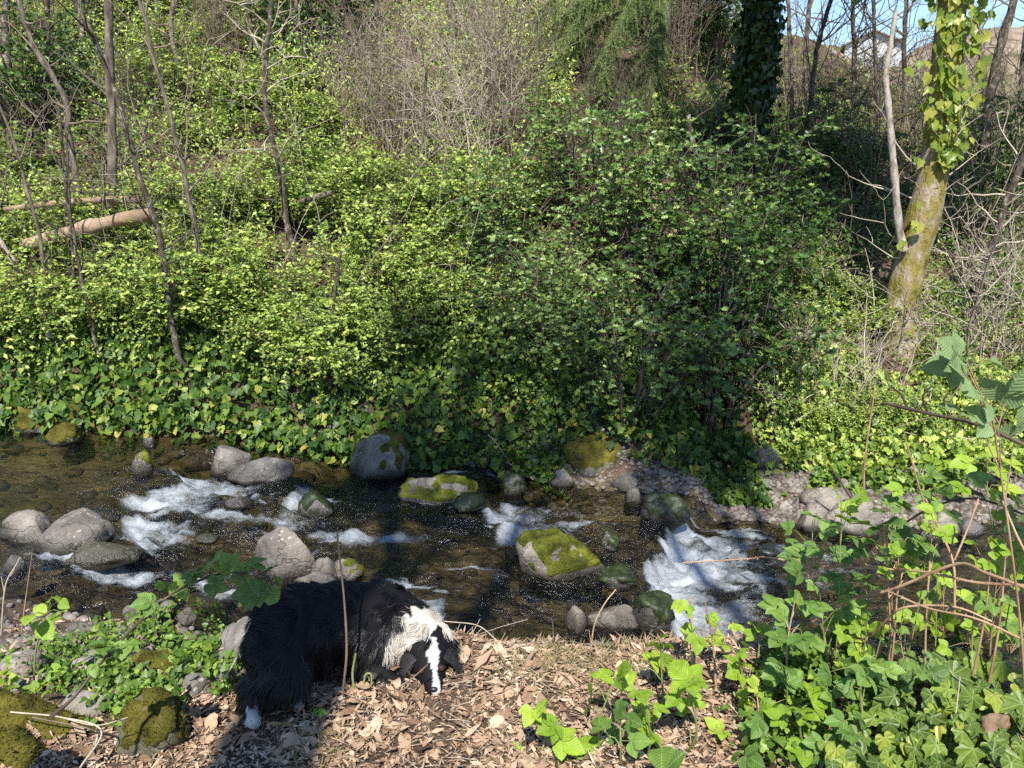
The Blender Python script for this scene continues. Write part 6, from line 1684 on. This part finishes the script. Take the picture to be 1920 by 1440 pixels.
    a_ = hc.attributes.new("col", 'FLOAT_COLOR', 'CURVE')
    a_.data.foreach_set("color", np.hstack((cc, np.ones((n, 1)))).astype(np.float32).ravel())
    mf, nt, out = new_mat("dog_fur")
    a = N(nt, "ShaderNodeAttribute", attribute_name="col")
    p = N(nt, "ShaderNodeBsdfPrincipled"); p.inputs["Roughness"].default_value = .38; p.inputs["Specular IOR Level"].default_value = .38
    nt.links.new(a.outputs["Color"], p.inputs["Base Color"]); nt.links.new(p.outputs[0], out.inputs[0])
    hc.materials.append(mf)
    f = bpy.data.objects.new("fur", hc); col.objects.link(f); f.parent = root

    # ears: soft folded flaps
    M['ear'] = simple_mat("dog_ear", [(.3, (.008, .008, .009)), (.7, (.02, .018, .018))], 60, 4, .5, .6, .004, .4)
    def ear(side):
        r_ = np.random.default_rng(side + 5)
        rootp = hs + rt * side * .05 + up * .036 + ax * .015
        out_ = unit(rt * side * .9 - up * .25 + ax * .25)
        dn = unit(-up * .75 + ax * .55 + rt * side * .25)
        V, F = [], []
        nu, nv_ = 8, 7
        for i in range(nu):
            u = i / (nu - 1)
            wid = .042 * (1 - u) ** .6 * (1 + .5 * u) + .004
            c0 = rootp + out_ * .035 * math.sin(min(u * 2.2, 1.57)) + dn * .075 * max(0, u - .12)
            for j in range(nv_):
                v = j / (nv_ - 1) * 2 - 1
                V.append(c0 + (ax * .8 + dn * .0 - rt * side * .1) * v * wid + out_ * (-.010 * v * v))
        V = np.array(V)
        for i in range(nu - 1):
            for j in range(nv_ - 1):
                a = i * nv_ + j; F.append((a, a + 1, a + nv_ + 1, a + nv_))
        o_ = link("ear", mk_mesh("ear", V - base, np.array(F), M['ear']), root)
        so = o_.modifiers.new("thick", 'SOLIDIFY'); so.thickness = .006
        o_.modifiers.new("soft", 'SUBSURF').render_levels = 2
        # ear fur
        n = 1600
        k = r_.integers(0, len(F), n); Fq = np.array(F)[k]; w = r_.random((n, 2))
        A_, B_, C_, D_ = [V[Fq[:, q]] for q in range(4)]
        pt = (A_ * (1 - w[:, :1]) + B_ * w[:, :1]) * (1 - w[:, 1:]) + (D_ * (1 - w[:, :1]) + C_ * w[:, :1]) * w[:, 1:]
        dd = unit(dn + out_ * .35 + r_.normal(0, .25, (n, 3)))
        return pt - base, dd
    pts, dds = [], []
    for sd in (-1, 1):
        a, b = ear(sd); pts.append(a); dds.append(b)
    pts, dds = np.concatenate(pts), np.concatenate(dds); n = len(pts)
    S = pts[:, None, :] + dds[:, None, :] * np.linspace(0, 1, 4)[None, :, None] * (.016 * r.uniform(.6, 1.3, (n, 1, 1)))
    hc = bpy.data.hair_curves.new("ear_fur"); hc.add_curves([4] * n)
    hc.attributes["position"].data.foreach_set("vector", S.astype(np.float32).ravel())
    ra = hc.attributes.get("radius") or hc.attributes.new("radius", 'FLOAT', 'POINT'); ra.data.foreach_set("value", np.tile(np.array((.0006, .0005, .0004, .0001), np.float32), n))
    a_ = hc.attributes.new("col", 'FLOAT_COLOR', 'CURVE'); a_.data.foreach_set("color", np.tile(np.array((.011, .010, .011, 1), np.float32), n))
    hc.materials.append(mf); f = bpy.data.objects.new("ear_fur", hc); col.objects.link(f); f.parent = root
    # eyes and nose
    M['eye'] = simple_mat("dog_eye", [(.3, (.02, .010, .005)), (.7, (.045, .022, .010))], 30, 2, .1, 0, .001, .6)
    M['nose'] = simple_mat("dog_nose", [(.3, (.01, .01, .01)), (.7, (.025, .023, .022))], 120, 3, .3, .5, .002, .5)
    for sd in (-1, 1):
        link("eye", mk_mesh("eye", ICO[3][0] * .0100, ICO[3][1], M['eye']), root, hs + ax * .085 + rt * sd * .031 + up * .033 - base)
    link("nose", mk_mesh("nose", ICO[3][0] * np.array((.013, .010, .010)), ICO[3][1], M['nose']), root, ht - ax * .002 + up * .012 - base)
dog()
